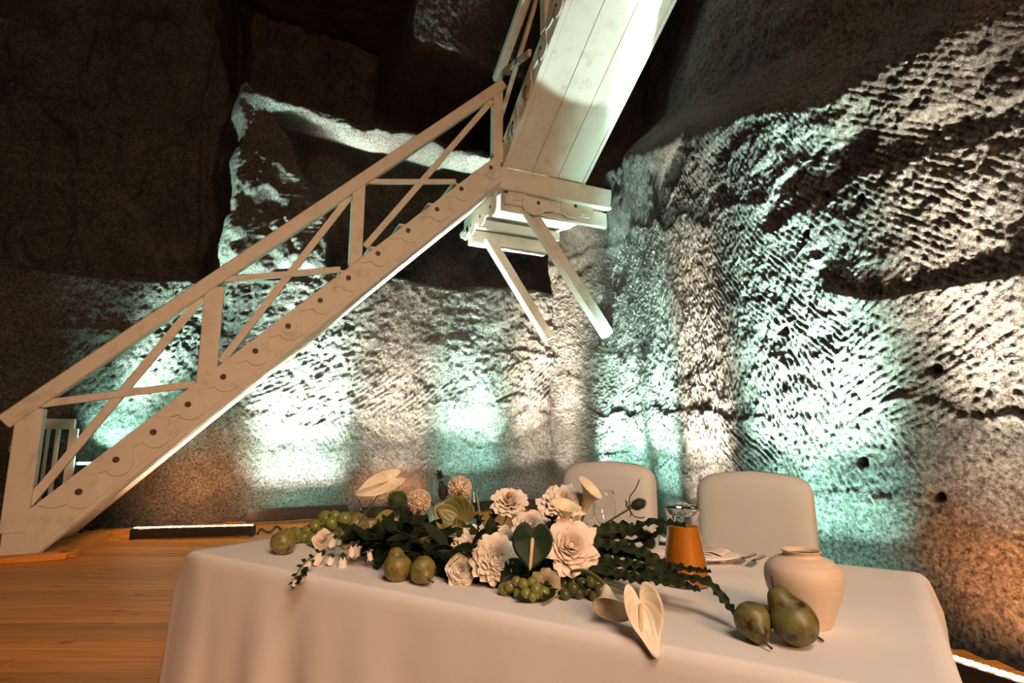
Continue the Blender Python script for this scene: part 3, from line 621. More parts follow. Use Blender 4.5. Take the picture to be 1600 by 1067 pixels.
for k in range(5):
    xx = s0.x + (s1.x - s0.x) * (k + 0.5) / 5; bm_out(box((xx - 0.02, 8.24, s0.z - 0.02), (xx + 0.02, 8.30, s0.z + 0.005), 0), 'diode', M['led_teal'], sl)
area_light('lamp', (s1.x, 8.27, s0.z + 0.05), (-0.15, 8.6, 4.3), 0.3, 0.05, 75, TEAL2, 36, sl, inv_of(sl), (1, 0, 0))
area_light('lamp', (s1.x, 8.27, s0.z + 0.05), (s1.x + 0.9, 8.5, s0.z + 1.4), 0.3, 0.05, 60, TEAL, 110, sl, inv_of(sl), (1, 0, 0))
cb = thing('power_cable', 'black power cable looping on the planks beside the raised batten', 'cable', onz(410, 832))
tube('cable_run', catmull([onz(402, 834, .012), onz(408, 826, .012), onz(420, 832, .03), onz(432, 822, .012), onz(445, 830, .012), onz(460, 824, .012)], 6), 0.012, M['cable'], cb, 6)

# ------------------------------------------------------------------ table, cloth, chairs
ta, tb = Vector((0.547, -0.837, 0)), Vector((0.837, 0.547, 0))
FL = Vector((-0.123, 2.19, 0)) - tb * 0.05 + ta * 0.02; TL, TW, TZ = 1.955, 0.90, 0.75
def tp(u, v, z=0.0): return FL + ta * u + tb * v + Vector((0, 0, z))
def TPl(px, py, t):
    """where a sight line meets the upright plane t metres in from the front edge of the table"""
    d = ray(px, py); k = (FL + tb * (t + 0.05) - CAM).dot(tb) / d.dot(tb); return CAM + d * k
Rt = Matrix((ta, tb, Vector((0, 0, 1)))).transposed()
tab = thing('banquet_table', 'rectangular wooden table entirely under the white cloth', 'table', tp(TL / 2, TW / 2), Rt)
bm_out(bar(tp(0.01, TW / 2, TZ - 0.022), tp(TL - 0.01, TW / 2, TZ - 0.022), (0, 0, 1), TW - 0.02, 0.03), 'tabletop', M['wood_leg'], tab)
for u in (0.08, TL - 0.08):
    for v in (0.08, TW - 0.08): bm_out(bar(tp(u, v, 0), tp(u, v, TZ - 0.04), ta, 0.055, 0.055), 'leg', M['wood_leg'], tab)

def cloth():
    per = []; r = 0.02
    def seg(p, q, n): return [(p[0] + (q[0] - p[0]) * k / n, p[1] + (q[1] - p[1]) * k / n) for k in range(n)]
    def arc(cx, cy, a0, n=7): return [(cx + r * math.cos(a0 + PI / 2 * k / n), cy + r * math.sin(a0 + PI / 2 * k / n)) for k in range(n)]
    per += seg((r, 0), (TL - r, 0), 130) + arc(TL - r, r, -PI / 2) + seg((TL, r), (TL, TW - r), 60) + arc(TL - r, TW - r, 0) + seg((TL - r, TW), (r, TW), 130) + arc(r, TW - r, PI / 2) + seg((0, TW - r), (0, r), 60) + arc(r, r, PI)
    per = np.array(per); n = len(per)
    tg = np.roll(per, -1, 0) - np.roll(per, 1, 0); tg /= np.linalg.norm(tg, axis=1)[:, None]; nr = np.stack([tg[:, 1], -tg[:, 0]], 1)
    # soften normals near corners
    for _ in range(3): nr = nr + np.roll(nr, 1, 0) + np.roll(nr, -1, 0); nr /= np.linalg.norm(nr, axis=1)[:, None]
    arcl = np.cumsum(np.linalg.norm(per - np.roll(per, 1, 0), axis=1))
    drops = [0.0, 0.004, 0.010, 0.02, 0.04, 0.07, 0.10, 0.14, 0.19, 0.25, 0.32, 0.40, 0.48, 0.56, 0.64, 0.72]
    V = []; Fc = []
    cor = [np.array(c) for c in ((0, 0), (TL, 0), (TL, TW), (0, TW))]; fl_amt = [0.165, 0.07, 0.05, 0.06]
    for j, dz in enumerate(drops):
        k = dz / 0.72
        base = 0.010 * math.sin(min(dz / 0.02, 1) * PI / 2)
        off = np.full(n, base + 0.02 * k)
        off += k * 0.020 * (np.sin(arcl * 17 + 2.0 * np.sin(arcl * 3.1)) + 0.7 * np.sin(arcl * 31 + 1.3)) * (0.5 + 0.5 * np.sin(arcl * 2.3 + 1))
        P = per.copy()
        for c, fa in zip(cor, fl_amt):
            dist = np.linalg.norm(per - c, axis=1); wgt = np.exp(-(dist / 0.055) ** 2); dg = (c - np.array([TL / 2, TW / 2])); dg = np.sign(dg)
            if fa > 0.1: dg = np.array([-0.95, 0.32])   # the free corner of the cloth stands out past the table's end
            dg = dg / np.linalg.norm(dg)
            fo = fa * min(1.0, dz / 0.11) ** 0.8 + 0.02 * k
            P += (wgt * fo)[:, None] * dg
        P += nr * off[:, None]
        for i in range(n):
            z = TZ + 0.004 - dz
            V.append(tp(P[i, 0], P[i, 1], z))
        if j:
            for i in range(n): Fc.append(((j - 1) * n + i, j * n + i, j * n + (i + 1) % n, (j - 1) * n + (i + 1) % n))
    # top: shrinking rings with faint wrinkles
    prev = list(range(n)); cen = np.array([TL / 2, TW / 2])
    for q in (0.97, 0.9, 0.8, 0.68, 0.5, 0.3, 0.12):
        idx = []
        for i in range(n):
            p = cen + (per[i] - cen) * q; z = TZ + 0.004 + 0.0016 * math.sin(p[0] * 23 + 3 * math.sin(p[1] * 9)) * math.sin(p[1] * 19)
            idx.append(len(V)); V.append(tp(p[0], p[1], z))
        for i in range(n): Fc.append((prev[i], prev[(i + 1) % n], idx[(i + 1) % n], idx[i]))
        prev = idx
    Fc.append(tuple(prev))
    return V, Fc
V, Fc = cloth()
cl = thing('tablecloth', 'long white tablecloth draped over the table to the floor', 'tablecloth', tp(TL / 2, TW / 2), Rt)
bpy.data.objects.remove(cl); 
me = mk('tablecloth', V, Fc, M['cloth'], True); bmx = bmesh.new(); bmx.from_mesh(me); bmesh.ops.recalc_face_normals(bmx, faces=bmx.faces); bmx.to_mesh(me); bmx.free()
tag(link('tablecloth', me), 'long white tablecloth draped over the table nearly to the floor', 'tablecloth')
TOP = TZ + 0.0045

def chair(label, u0, u1, q, top):
    c = tp((u0 + u1) / 2, TW + q); wv = (u1 - u0); t = thing('covered_chair', label, 'chair', c, Rt, 'covered chairs behind the table')
    th_ = 0.07
    # backrest slip cover: grid around, arched top
    def ring(z, k, wsc=1.0, dsc=1.0, dy=0.0):
        out = []; n = 40
        for i in range(n):
            a = 2 * PI * i / n; ca, sa = math.cos(a), math.sin(a)
            x = wv / 2 * wsc * math.copysign(abs(ca) ** 0.25, ca); y = th_ * dsc * math.copysign(abs(sa) ** 0.55, sa)
            out.append((x, y + dy, z))
        return out
    V = []; Fc = []; n = 40
    zs = [0.03, 0.15, 0.3, 0.45, 0.6, 0.75, 0.85, 0.91, 0.935, 0.95, 0.96]
    sc_ = [1.06, 1.05, 1.03, 1.02, 1.0, 0.995, 0.99, 0.985, 0.96, 0.90, 0.78]; dsc = [1.5, 1.4, 1.25, 1.15, 1.05, 1, 1, 0.95, 0.8, 0.55, 0.3]
    for j, z in enumerate(zs):
        for i, (x, y, zz) in enumerate(ring(z * top / 0.99, 0, sc_[j], dsc[j], 0.03 * (z / 0.9) ** 2)):
            arch = 0.035 * (1 - (x / (wv / 2)) ** 2) * max(0, (z - 0.6) / 0.36)
            w_ = 0.006 * math.sin(x * 40 + z * 7) * max(0, 1 - z / 0.8); V.append((x, y + w_, zz + arch))
        if j:
            for i in range(n): Fc.append(((j - 1) * n + i, (j - 1) * n + (i + 1) % n, j * n + (i + 1) % n, j * n + i))
    Fc.append(tuple(len(V) - n + i for i in range(n)))
    link('back_cover', mk('back_cover', V, Fc, M['chair_cloth'], True), t)
    V = []; Fc = []; n = 44
    for j, (z, s, b) in enumerate(((0.03, 1.06, 0), (0.2, 1.03, 0), (0.4, 1.0, 0), (0.455, 0.99, 0), (0.475, 0.95, 0), (0.48, 0.6, 0))):
        for i in range(n):
            a = 2 * PI * i / n; ca, sa = math.cos(a), math.sin(a)
            x = wv / 2 * s * math.copysign(abs(ca) ** 0.3, ca); y = -0.235 + 0.185 * s * math.copysign(abs(sa) ** 0.3, sa)
            V.append((x + 0.008 * math.sin(i * 1.9) * max(0, 0.45 - z), y, z))
        if j:
            for i in range(n): Fc.append(((j - 1) * n + i, (j - 1) * n + (i + 1) % n, j * n + (i + 1) % n, j * n + i))
    Fc.append(tuple(len(V) - n + i for i in range(n)))
    link('seat_cover', mk('seat_cover', V, Fc, M['chair_cloth'], True), t)
    return t
chair('white cloth covered chair behind the flowers and wine glasses, the farther of two', 0.63, 1.065, 0.47, 1.0)
chair('white cloth covered chair behind the juice carafe and vase, the nearer of two', 1.245, 1.675, 0.47, 0.975)

# ------------------------------------------------------------------ things on the table: vessels and fruit
UP = Vector((0, 0, 1))
def tocam(p): return (CAM - Vector(p)).normalized()
def lathe(name, prof, mat, parent, n=40):
    V, Fc = lathe_vf(prof, n); me = mk(name, V, Fc, mat, True)
    b = bmesh.new(); b.from_mesh(me); bmesh.ops.remove_doubles(b, verts=b.verts, dist=1e-6); bmesh.ops.recalc_face_normals(b, faces=b.faces); b.to_mesh(me); b.free(); me.set_sharp_from_angle(angle=math.radians(48))
    return link(name, me, parent)
def smooth_prof(pts, n=5): return [(max(0.0, p.x), p.y) for p in catmull([(a, b, 0) for a, b in pts], n)]

p = onz(1261, 976, TOP); k = mpp(p) * 0.985
vs = thing('stoneware_vase', 'round cream stoneware vase with short rim standing on the table corner', 'vase', (p.x, p.y, TOP))
sv = k * 1.0
outer = [(0, 0), (30 * k, 0), (34 * k, 1 * k), (37 * k, 7 * k), (47 * k, 32 * k), (55 * k, 55 * k), (58 * k, 72 * k), (55 * k, 88 * k), (43 * k, 99 * k), (31 * k, 104 * k), (27.5 * k, 107 * k), (28.5 * k, 111 * k), (30 * k, 113 * k)]
pr = [(0, 0)] + smooth_prof(outer[1:], 4)
lathe('body', pr + [(29.5 * k, 114 * k), (27 * k, 113.5 * k)] + [(max(0.0, r - 4 * k), max(4 * k, z)) for r, z in pr[::-1] if z < 112 * k and r > 5 * k] + [(0.0, 4 * k)], M['vase'], vs, 56)

def pear(label, c, axis, L_, R_, mat, stalk=True, seed=0, group='pears on the table', neck=0.5):
    """c = centre of the fat end, axis towards the stalk"""
    Rm = frame(axis, (0.2, 0.3, 1)); t = thing('pear', label, 'pear', c, Rm, group)
    T_ = L_ - R_
    prof = [(0, -R_ * 0.93), (R_ * 0.25, -R_ * 0.97), (R_ * 0.62, -R_ * 0.80), (R_ * 0.93, -R_ * 0.38), (R_, 0.0), (R_ * 0.93, T_ * 0.28), (R_ * (0.35 + 0.62 * neck), T_ * 0.55), (R_ * (0.10 + 0.85 * neck), T_ * 0.76), (R_ * neck * 0.80, T_ * 0.90), (R_ * neck * 0.48, T_ * 0.985), (0, T_)]
    pr = smooth_prof(prof, 3); pr[0] = (0.0, pr[0][1]); pr[-1] = (0.0, pr[-1][1])
    V, Fc = lathe_vf(pr, 28); rr = np.random.default_rng(seed + 5); a_ = rr.uniform(0, 6, 4)
    V2 = []
    for x, y, z in V:
        an = math.atan2(y, x); s_ = 1 + 0.03 * math.sin(2 * an + a_[0] + z * 30) + 0.02 * math.sin(3 * an + a_[1] - z * 50)
        V2.append((x * s_ + 0.08 * R_ * math.sin(z / R_ * 1.2 + a_[2]), y * s_, z))
    link('flesh', mk('flesh', V2, Fc, mat, True), t)
    if stalk:
        x0 = 0.08 * R_ * math.sin((L_ - R_) / R_ * 1.2 + a_[2]); z0 = L_ - R_ - 0.004
        V, Fc = tube_vf(catmull([(x0, 0, z0), (x0 + 0.002, 0.002, z0 + 0.010), (x0 + 0.008, 0.004, z0 + 0.022)], 3), [0.002] * 3 + [0.0018] * 3 + [0.0028], 6)
        link('stalk', mk('stalk', V, Fc, M['pear_stalk'], True), t)
    V, Fc = lathe_vf([(0, -R_ * 0.965), (R_ * 0.12, -R_ * 0.985), (R_ * 0.16, -R_ * 0.95)], 10); link('calyx', mk('calyx', V, Fc, M['pear_stalk']), t)
    return t
def sit(px, py, R_): q = onz(px, py, TOP); return Vector((q.x, q.y, TOP + R_ * 0.98))
k = mpp(onz(1240, 1005, TOP)); rp = 35 * k
c = sit(1243, 1008, rp); pear('dark speckled green pear leaning up against the cream vase', c, (-0.40 * cr + 0.86 * UP + 0.22 * f2), 88 * k, rp, M['pear_dark'], True, 1)
k = mpp(onz(1182, 1000, TOP)); rp = 29 * k
c = sit(1181, 1001, rp); pear('green pear lying with its stalk towards the front, beside the vase', c, (-0.05 * cr - 0.74 * f2 - 0.42 * UP), 66 * k, rp, M['pear_dark'], True, 2)
k = mpp(onz(1275, 995, TOP)); q = onz(1282, 999, TOP + 0.003)
ps = thing('pear_stalk', 'loose brown pear stalk lying by the foot of the vase', 'stalk', q)
tube('stalk_wood', catmull([onz(1262, 990, TOP + 0.004), onz(1275, 994, TOP + 0.004), onz(1286, 1001, TOP + 0.004)], 4), 0.0022, M['pear_stalk'], ps, 6)
k = mpp(onz(618, 905, TOP)); rp = 22 * k
c = sit(619, 908, rp); pear('upright olive green pear at the front edge below the spiky green blooms', c, (-0.10 * cr + 0.98 * UP + 0.05 * f2), 50 * k, rp, M['pear'], False, 3)
k = mpp(onz(664, 915, TOP)); rp = 21 * k
c = sit(661, 912, rp); pear('olive green pear lying on its side left of the small cream rose', c, (0.40 * cr - 0.84 * f2 - 0.28 * UP), 50 * k, rp, M['pear'], True, 4)
k = mpp(onz(441, 868, TOP)); rp = 19 * k
c = sit(441, 866, rp); pear('round olive pear at the left end of the flower arrangement', c, (0.45 * cr + 0.5 * f2 + 0.6 * UP), 40 * k, rp, M['pear'], False, 5, neck=0.7)
c = TPl(556, 822, 0.36); k = mpp(c); rp = 21 * k
pear('green pear resting on top of the left bunch of grapes', c, (-0.75 * cr + 0.35 * UP + 0.3 * f2), 52 * k, rp, M['pear'], False, 6, neck=0.65)

def uvs(name, mat, n=12, m=8):
    return mk(name, *lathe_vf([(math.sin(PI * i / m), -math.cos(PI * i / m)) if 0 < i < m else (0.0, -1.0 if i == 0 else 1.0) for i in range(m + 1)], n), mat, True)
gm = uvs('grape', M['grape']); gmd = uvs('grape', M['grape_dark'])
def bunch(label, pts, mesh, seed):
    """pts = (px, py, r px, t)"""
    c0 = TPl(pts[0][0], pts[0][1], pts[0][3]); rr = random.Random(seed)
    ps_ = []
    for (x, y, r, t) in pts:
        q = TPl(x, y, t); R_ = r * mpp(q); q.z = max(q.z, TOP + R_); ps_.append((q, R_))
    ctr = sum((q for q, _ in ps_), Vector()) / len(ps_); b = thing('grape_bunch', label, 'grapes', (ctr.x, ctr.y, TOP), None, 'bunches of green grapes')
    iv = inv_of(b)
    for q, R_ in ps_:
        m = iv @ (Matrix.Translation(q) @ Euler((rr.random() * 3, rr.random() * 3, 0)).to_matrix().to_4x4() @ Matrix.Diagonal((R_, R_, R_ * 1.1, 1)))
        link('grape', mesh, b, m)
    ends = sorted(ps_, key=lambda e: e[0].dot(ta)); mid = ctr + UP * 0.006
    tube('stalk', catmull([ends[0][0], mid, ends[-1][0]], 5), 0.0018, M['stem_dark'], b, 5)
    for q, R_ in ps_[::2]: tube('pedicel', [mid + (q - mid) * 0.15, q], 0.0010, M['stem_dark'], b, 4)
    return b
rg = random.Random(3)
def clus(cx, cy, w, h, n, r, t):
    out = []; tries = 0
    while len(out) < n and tries < 4000:
        tries += 1; x = cx + rg.uniform(-w, w); y = cy + rg.uniform(-h, h)
        if ((x - cx) / w) ** 2 + ((y - cy) / h) ** 2 > 1: continue
        if all((x - o[0]) ** 2 + (y - o[1]) ** 2 > (1.15 * r) ** 2 for o in out): out.append((x, y, r * rg.uniform(0.85, 1.12), t + rg.uniform(-0.03, 0.03)))
    return out
bunch('light green grapes trailing between the left round pear and the cream bells', clus(470, 846, 20, 12, 10, 9, 0.22) + clus(492, 832, 14, 16, 9, 10, 0.25) + clus(520, 818, 22, 13, 12, 10, 0.30) + [(510, 810, 8, 0.32), (521, 807, 8, 0.32), (448, 836, 9, 0.13), (458, 840, 8, 0.14)], gm, 1)
bunch('olive green grapes hanging at the front under the sand coloured rose', clus(818, 930, 34, 24, 19, 9.5, 0.08) + clus(845, 940, 16, 14, 5, 9, 0.07), gm, 2)
bunch('dark green grapes under the stem of the drooping calla', clus(905, 922, 34, 16, 18, 9, 0.13), gmd, 3)
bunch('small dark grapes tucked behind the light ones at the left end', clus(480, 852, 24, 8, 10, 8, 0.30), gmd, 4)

# glassware
def glass_obj(name, label, cat, p, prof_out, wall, n=36, group=None, base=0.004):
    t = thing(name, label, cat, p, None, group); pr = smooth_prof(prof_out, 4); pr[0] = (0.0, pr[0][1]) if prof_out[0][0] == 0 else pr[0]
    return t, pr
p = onz(1072, 913, TOP); k = mpp(p)
cf_ = thing('juice_carafe', 'glass carafe full of orange juice with a glass lid', 'carafe', (p.x, p.y, TOP))
op = smooth_prof([(33 * k, 0), (36.5 * k, 4 * k), (36.5 * k, 12 * k), (32 * k, 36 * k), (27 * k, 66 * k), (24 * k, 88 * k), (24 * k, 100 * k), (27 * k, 111 * k), (28 * k, 113 * k)], 4)
ip = [(r - 1.6 * k, max(z, 3.0 * k)) for r, z in op]
lathe('glass_body', [(0, 0)] + op + ip[::-1] + [(0, 3.0 * k)], M['glass'], cf_, 44)
jp = [(r - 1.9 * k, max(z, 3.3 * k)) for r, z in op if z < 90 * k]
lathe('juice', [(0, 3.3 * k)] + jp + [(0, jp[-1][1])], M['juice'], cf_, 44)
lathe('lid', smooth_prof([(0.0, 104 * k), (15 * k, 104 * k), (21 * k, 106 * k), (25 * k, 114 * k), (26 * k, 117 * k), (20 * k, 120.5 * k), (10 * k, 121.5 * k), (7 * k, 124 * k), (0.0, 125 * k)], 3), M['glass'], cf_, 36)
tube('handle', catmull([Vector((p.x, p.y, TOP)) + cr * -0.0 + f2 * 26 * k + UP * 98 * k, Vector((p.x, p.y, TOP)) + f2 * 52 * k + UP * 92 * k, Vector((p.x, p.y, TOP)) + f2 * 56 * k + UP * 55 * k, Vector((p.x, p.y, TOP)) + f2 * 36 * k + UP * 25 * k], 5), 2.4 * k, M['glass'], cf_, 8)

def wine(label, px, topy, t, rpx, hpx):
    q = TPl(px, topy + hpx, t); k = mpp(q); hz = (TPl(px, topy, t).z - TOP); g = thing('wine_glass', label, 'wine glass', (q.x, q.y, TOP), None, 'wine glasses behind the flowers'); R_ = rpx * k
    b0_ = hz - 54 * k
    o_ = smooth_prof([(R_ * 0.9, 0.0015), (R_ * 0.55, 0.004), (0.006, 0.010), (0.0035, 0.022), (0.0035, b0_ * 0.8), (0.006, b0_), (R_ * 0.62, b0_ + 8 * k), (R_ * 0.98, b0_ + 24 * k), (R_ * 0.97, b0_ + 36 * k), (R_ * 0.82, hz)], 4)
    inn = [(max(0.0, r - 0.0011), z + 0.001) for r, z in o_ if z > b0_ + 4 * k]
    lathe('glass_body', [(0, 0.0)] + o_ + inn[::-1] + [(0, inn[0][1])], M['glass'], g, 32)
    return g
wine('wine glass half hidden behind the uppermost cream rose', 913, 768, 0.62, 18, 80)
wine('wine glass standing in front of the farther covered chair', 946, 768, 0.66, 18, 80)
def tumbler(name, label, cat, px, y0, y1, t, rpx, top_r=1.0):
    q = TPl(px, y1, t); k = mpp(q); hz = TPl(px, y0, t).z - TOP; g = thing(name, label, cat, (q.x, q.y, TOP)); R_ = rpx * k
    o_ = [(R_ * 0.9, 0), (R_, 0.004), (R_, hz * 0.55), (R_ * (0.5 + 0.5 * top_r), hz * 0.8), (R_ * top_r, hz)]
    lathe('glass_body', [(0, 0)] + o_ + [(max(0.0, r - 0.002), max(z, 0.006)) for r, z in o_[::-1]] + [(0, 0.006)], M['glass'], g, 32); return g
tumbler('water_bottle', 'clear glass bottle behind the upper cream pompon', 'bottle', 739, 768, 850, 0.55, 12, 0.45)
tumbler('water_glass', 'clear drinking glass behind the left cream pompon', 'glass', 662, 748, 850, 0.55, 18, 0.95)

# plate, napkins, forks
def plate(label, c, R_, group=None):
    t = thing('dinner_plate', label, 'plate', c, None, group)
    o_ = smooth_prof([(R_ * 0.55, 0.0), (R_ * 0.60, 0.004), (R_ * 0.85, 0.011), (R_, 0.017)], 3); lathe('dish', [(0, 0.002)] + o_ + [(R_, 0.019)] + [(r - 0.002, z + 0.004) for r, z in o_[::-1]] + [(0, 0.005)], M['china'], t, 48)
    V, Fc = lathe_vf([(R_ * 0.985, 0.0185), (R_ * 1.003, 0.019), (R_ * 0.985, 0.0205)], 48); link('rim', mk('rim', V, Fc, M['china'], True), t); return t
pc = onz(1098, 873, TOP); plate('white china plate between the carafe and the forks', (pc.x, pc.y, TOP), 0.105, 'place setting plates')
pc2 = TPl(1003, 862, 0.60); plate('white china plate behind the wavy leaves', (pc2.x, pc2.y, TOP), 0.12, 'place setting plates')
def napkin(label, c, rz, sx, sy):
    t = thing('folded_napkin', label, 'napkin', c, Matrix.Rotation(rz, 3, 'Z'), 'folded napkins')
    for i in range(3):
        V = []; Fc = []; n = 9
        for a in range(n):
            for b in range(n):
                u, v = a / (n - 1) - 0.5, b / (n - 1) - 0.5
                V.append((u * sx * (1 - 0.04 * i), v * sy * (1 - 0.05 * i), 0.002 + 0.006 * i + 0.010 * math.exp(-((v + 0.1 * i) * 4) ** 2) + 0.0015 * math.sin(u * 14 + i)))
        for a in range(n - 1):
            for b in range(n - 1): Fc.append((a * n + b, (a + 1) * n + b, (a + 1) * n + b + 1, a * n + b + 1))
        o = link('fold', mk('fold', V, Fc, M['napkin'], True), t); mod = o.modifiers.new('thick', 'SOLIDIFY'); mod.thickness = 0.003
    return t
napkin('folded blush napkin on the plate right of the carafe', (pc.x + 0.01, pc.y - 0.01, TOP + 0.008), 0.5, 0.10, 0.13)
napkin('folded white napkin behind the drooping teasel head', (pc2.x, pc2.y, TOP + 0.008), 0.3, 0.10, 0.16)
def fork(label, p0, p1):
    p0, p1 = Vector(p0), Vector(p1); d = (p1 - p0); d.z = 0; L_ = d.length; d.normalize(); s_ = Vector((-d.y, d.x, 0))
    t = thing('fork', label, 'fork', p0, Matrix((d, s_, UP)).transposed(), 'forks beside the plate')
    def strip(name, sec):
        V = []; Fc = []
        for (x, w_, z) in sec: V += [(x, -w_, z), (x, w_, z), (x, w_ * 0.8, z + 0.0022), (x, -w_ * 0.8, z + 0.0022)]
        for i in range(len(sec) - 1):
            for k in range(4): Fc.append((i * 4 + k, (i + 1) * 4 + k, (i + 1) * 4 + (k + 1) % 4, i * 4 + (k + 1) % 4))
        Fc.append((3, 2, 1, 0)); m_ = (len(sec) - 1) * 4; Fc.append((m_, m_ + 1, m_ + 2, m_ + 3))
        return link(name, mk(name, V, Fc, M['silver']), t)
    strip('handle', [(0.075, 0.0035, 0.009), (0.10, 0.004, 0.006), (0.15, 0.0065, 0.002), (0.185, 0.008, 0.001), (0.195, 0.005, 0.001)])
    strip('neck', [(0.042, 0.0115, 0.003), (0.055, 0.012, 0.003), (0.065, 0.007, 0.006), (0.078, 0.0034, 0.009)])
    for i in range(4):
        o = strip('tine', [(0.0, 0.0012, 0.005), (0.02, 0.0016, 0.001), (0.043, 0.0018, 0.003)]); o.location = (0, -0.009 + 0.006 * i, 0)
    return t
fork('silver fork nearer the carafe, left of two', onz(1150, 883, TOP), onz(1179, 866, TOP))
fork('silver fork nearer the vase, right of two', onz(1170, 887, TOP), onz(1192, 869, TOP))

# ------------------------------------------------------------------ flowers
def petal_mesh(name, R_, o, ha, mat, point=0.0, ruf=0.03, curl=0.35, seed=0, nu=7, nv=6, rise=0.5):
    rr = np.random.default_rng(seed); a1, a2, a3 = rr.uniform(0, 6.28, 3); V = []; Fc = []
    for j in range(nv):
        for i in range(nu):
            u = 2 * i / (nu - 1) - 1; v = j / (nv - 1)
            ve = v * (1 - 0.22 * abs(u) ** 2.2 * (1 - point)) * (1 - point * 0.38 * abs(u) ** 1.1) * (1 + point * 0.16)
            r = R_ * (0.06 + ve ** 0.85 * (0.10 + 0.90 * o)) * (1 - 0.40 * (1 - min(1, o * 1.6)) ** 2 * ve ** 3)
            lip = max(0.0, ve - 0.62) / 0.38; r = r * 0.92 + R_ * 0.15 * lip ** 1.3 * (1 - 0.5 * o)
            z = R_ * (-0.16 * lip ** 2 * (1 - 0.6 * o)) + R_ * (-0.55 + ve * (0.62 + rise * (1 - o)) - curl * o * max(0, ve - 0.55) ** 1.5 * 1.6)
            th = u * ha * (0.55 + 0.45 * math.sin(PI * min(1, 0.25 + 0.6 * v))) * (1 - 0.3 * point * v ** 3)
            r += R_ * ruf * v * math.sin(u * 5 + a1) + R_ * 0.10 * o * v * u * u
            z += R_ * ruf * v * math.sin(u * 6.5 + a2) - R_ * 0.06 * v * u * u * o
            V.append((r * math.cos(th), r * math.sin(th), z))
    for j in range(nv - 1):
        for i in range(nu - 1): q = j * nu + i; Fc.append((q, q + 1, q + nu + 1, q + nu))
    return mk(name, V, Fc, mat, True)
def stem_to(root, mat, dst, p, rad=0.0025, bend=0.02):
    p = Vector(p); tube('stem', catmull([p, p + (dst - p) * 0.5 + UP * bend, dst], 5), rad, mat, root, 6)
def core(t): return tp(max(0.55, min(1.25, t)), 0.30, TOP + 0.02)
def rose(label, px, py, rpx, t, mat, layers, ax=(0, 0, 0), point=0.0, ruf=0.03, seed=0, name='rose', eye=None, group='roses in the arrangement', curl=0.35, rise=0.5):
    c = TPl(px, py, t); R_ = rpx * mpp(c); axis = (tocam(c) + UP * 0.35 + Vector(ax)).normalized()
    f = thing(name, label, 'flower', c, frame(axis, UP, seed), group); rr = random.Random(seed)
    for li, (o, n, ha) in enumerate(layers):
        pm = [petal_mesh('petal', R_, o, ha, mat, point if o > 0.6 else 0.0, ruf * (0.6 + o), curl, seed * 31 + li * 5 + q, rise=rise) for q in range(2)]
        off = rr.random() * 6.28
        for i in range(n):
            a = off + 2 * PI * i / n + rr.uniform(-0.12, 0.12)
            m = Matrix.Rotation(a, 4, 'Z') @ Matrix.Rotation(rr.uniform(-0.07, 0.07), 4, 'Y') @ Matrix.Scale(rr.uniform(0.93, 1.05), 4)
            link('petal', pm[i % 2], f, m)
    V, Fc = lathe_vf([(0, -0.75 * R_), (0.16 * R_, -0.72 * R_), (0.24 * R_, -0.55 * R_), (0.10 * R_, -0.40 * R_), (0, -0.38 * R_)], 10); link('calyx', mk('calyx', V, Fc, M['stem'], True), f)
    V, Fc = lathe_vf([(0, -0.4 * R_), (0.14 * R_, -0.1 * R_), (0.10 * R_, 0.10 * R_), (0.05 * R_, 0.20 * R_), (0, 0.22 * R_)], 10); link('bud', mk('bud', V, Fc, mat, True), f)
    if eye: V, Fc = lathe_vf([(0, 0.02 * R_), (0.15 * R_, 0.3 * R_), (0.12 * R_, 0.50 * R_), (0, 0.54 * R_)], 10); link('eye', mk('eye', V, Fc, eye, True), f)
    base = c - axis * 0.7 * R_; stem_to(f, M['stem'], tp(max(0.4, min(1.2, (c - FL).dot(ta))), 0.26, TOP + 0.012), base, 0.0028, 0.0)
    return f
FULL = [(0.03, 3, 1.4), (0.08, 4, 1.2), (0.14, 5, 1.0), (0.21, 5, 1.0), (0.29, 6, 0.9), (0.38, 6, 0.85), (0.49, 7, 0.8), (0.62, 7, 0.72), (0.78, 7, 0.68), (0.97, 7, 0.62)]
ROSE = [(0.03, 3, 1.5), (0.08, 3, 1.5), (0.14, 3, 1.4), (0.21, 4, 1.3), (0.29, 4, 1.2), (0.39, 4, 1.1), (0.51, 5, 1.05), (0.66, 5, 1.0), (0.84, 5, 0.9), (1.0, 5, 0.8)]
OPEN = [(0.15, 4, 1.0), (0.35, 5, 0.9), (0.6, 6, 0.8), (0.85, 6, 0.72), (1.02, 7, 0.6)]
rose('large ruffled cream garden rose left of the dark heart shaped leaf', 774, 873, 39, 0.10, M['petal'], FULL, ax=(0.0, -0.1, -0.25), ruf=0.06, seed=1)
rose('ruffled cream garden rose above the larger one, under the green cup leaf', 738, 852, 35, 0.16, M['petal'], FULL, ax=(-0.35, 0.1, 0.1), ruf=0.06, seed=2)
rose('small half open cream rose right of the lying pear', 719, 890, 25, 0.08, M['petal'], ROSE, ax=(-0.3, 0, -0.35), ruf=0.04, seed=3, curl=0.2)
rose('flat white open bloom with an amber eye above the roses', 796, 781, 28, 0.34, M['petal'], OPEN, ax=(-0.1, 0, 0.75), ruf=0.05, seed=4, name='ranunculus', eye=M['yellow_disc'], curl=0.3, group='open blooms')
rose('cream rose in the middle behind the dark heart shaped leaf', 828, 820, 29, 0.26, M['petal_blush'], ROSE, ax=(0.0, 0, 0.35), ruf=0.04, seed=5)
rose('uppermost cream rose with spread petals in front of the wine glasses', 878, 783, 38, 0.34, M['petal'], FULL, ax=(-0.25, 0, 0.6), point=0.6, ruf=0.05, seed=6)
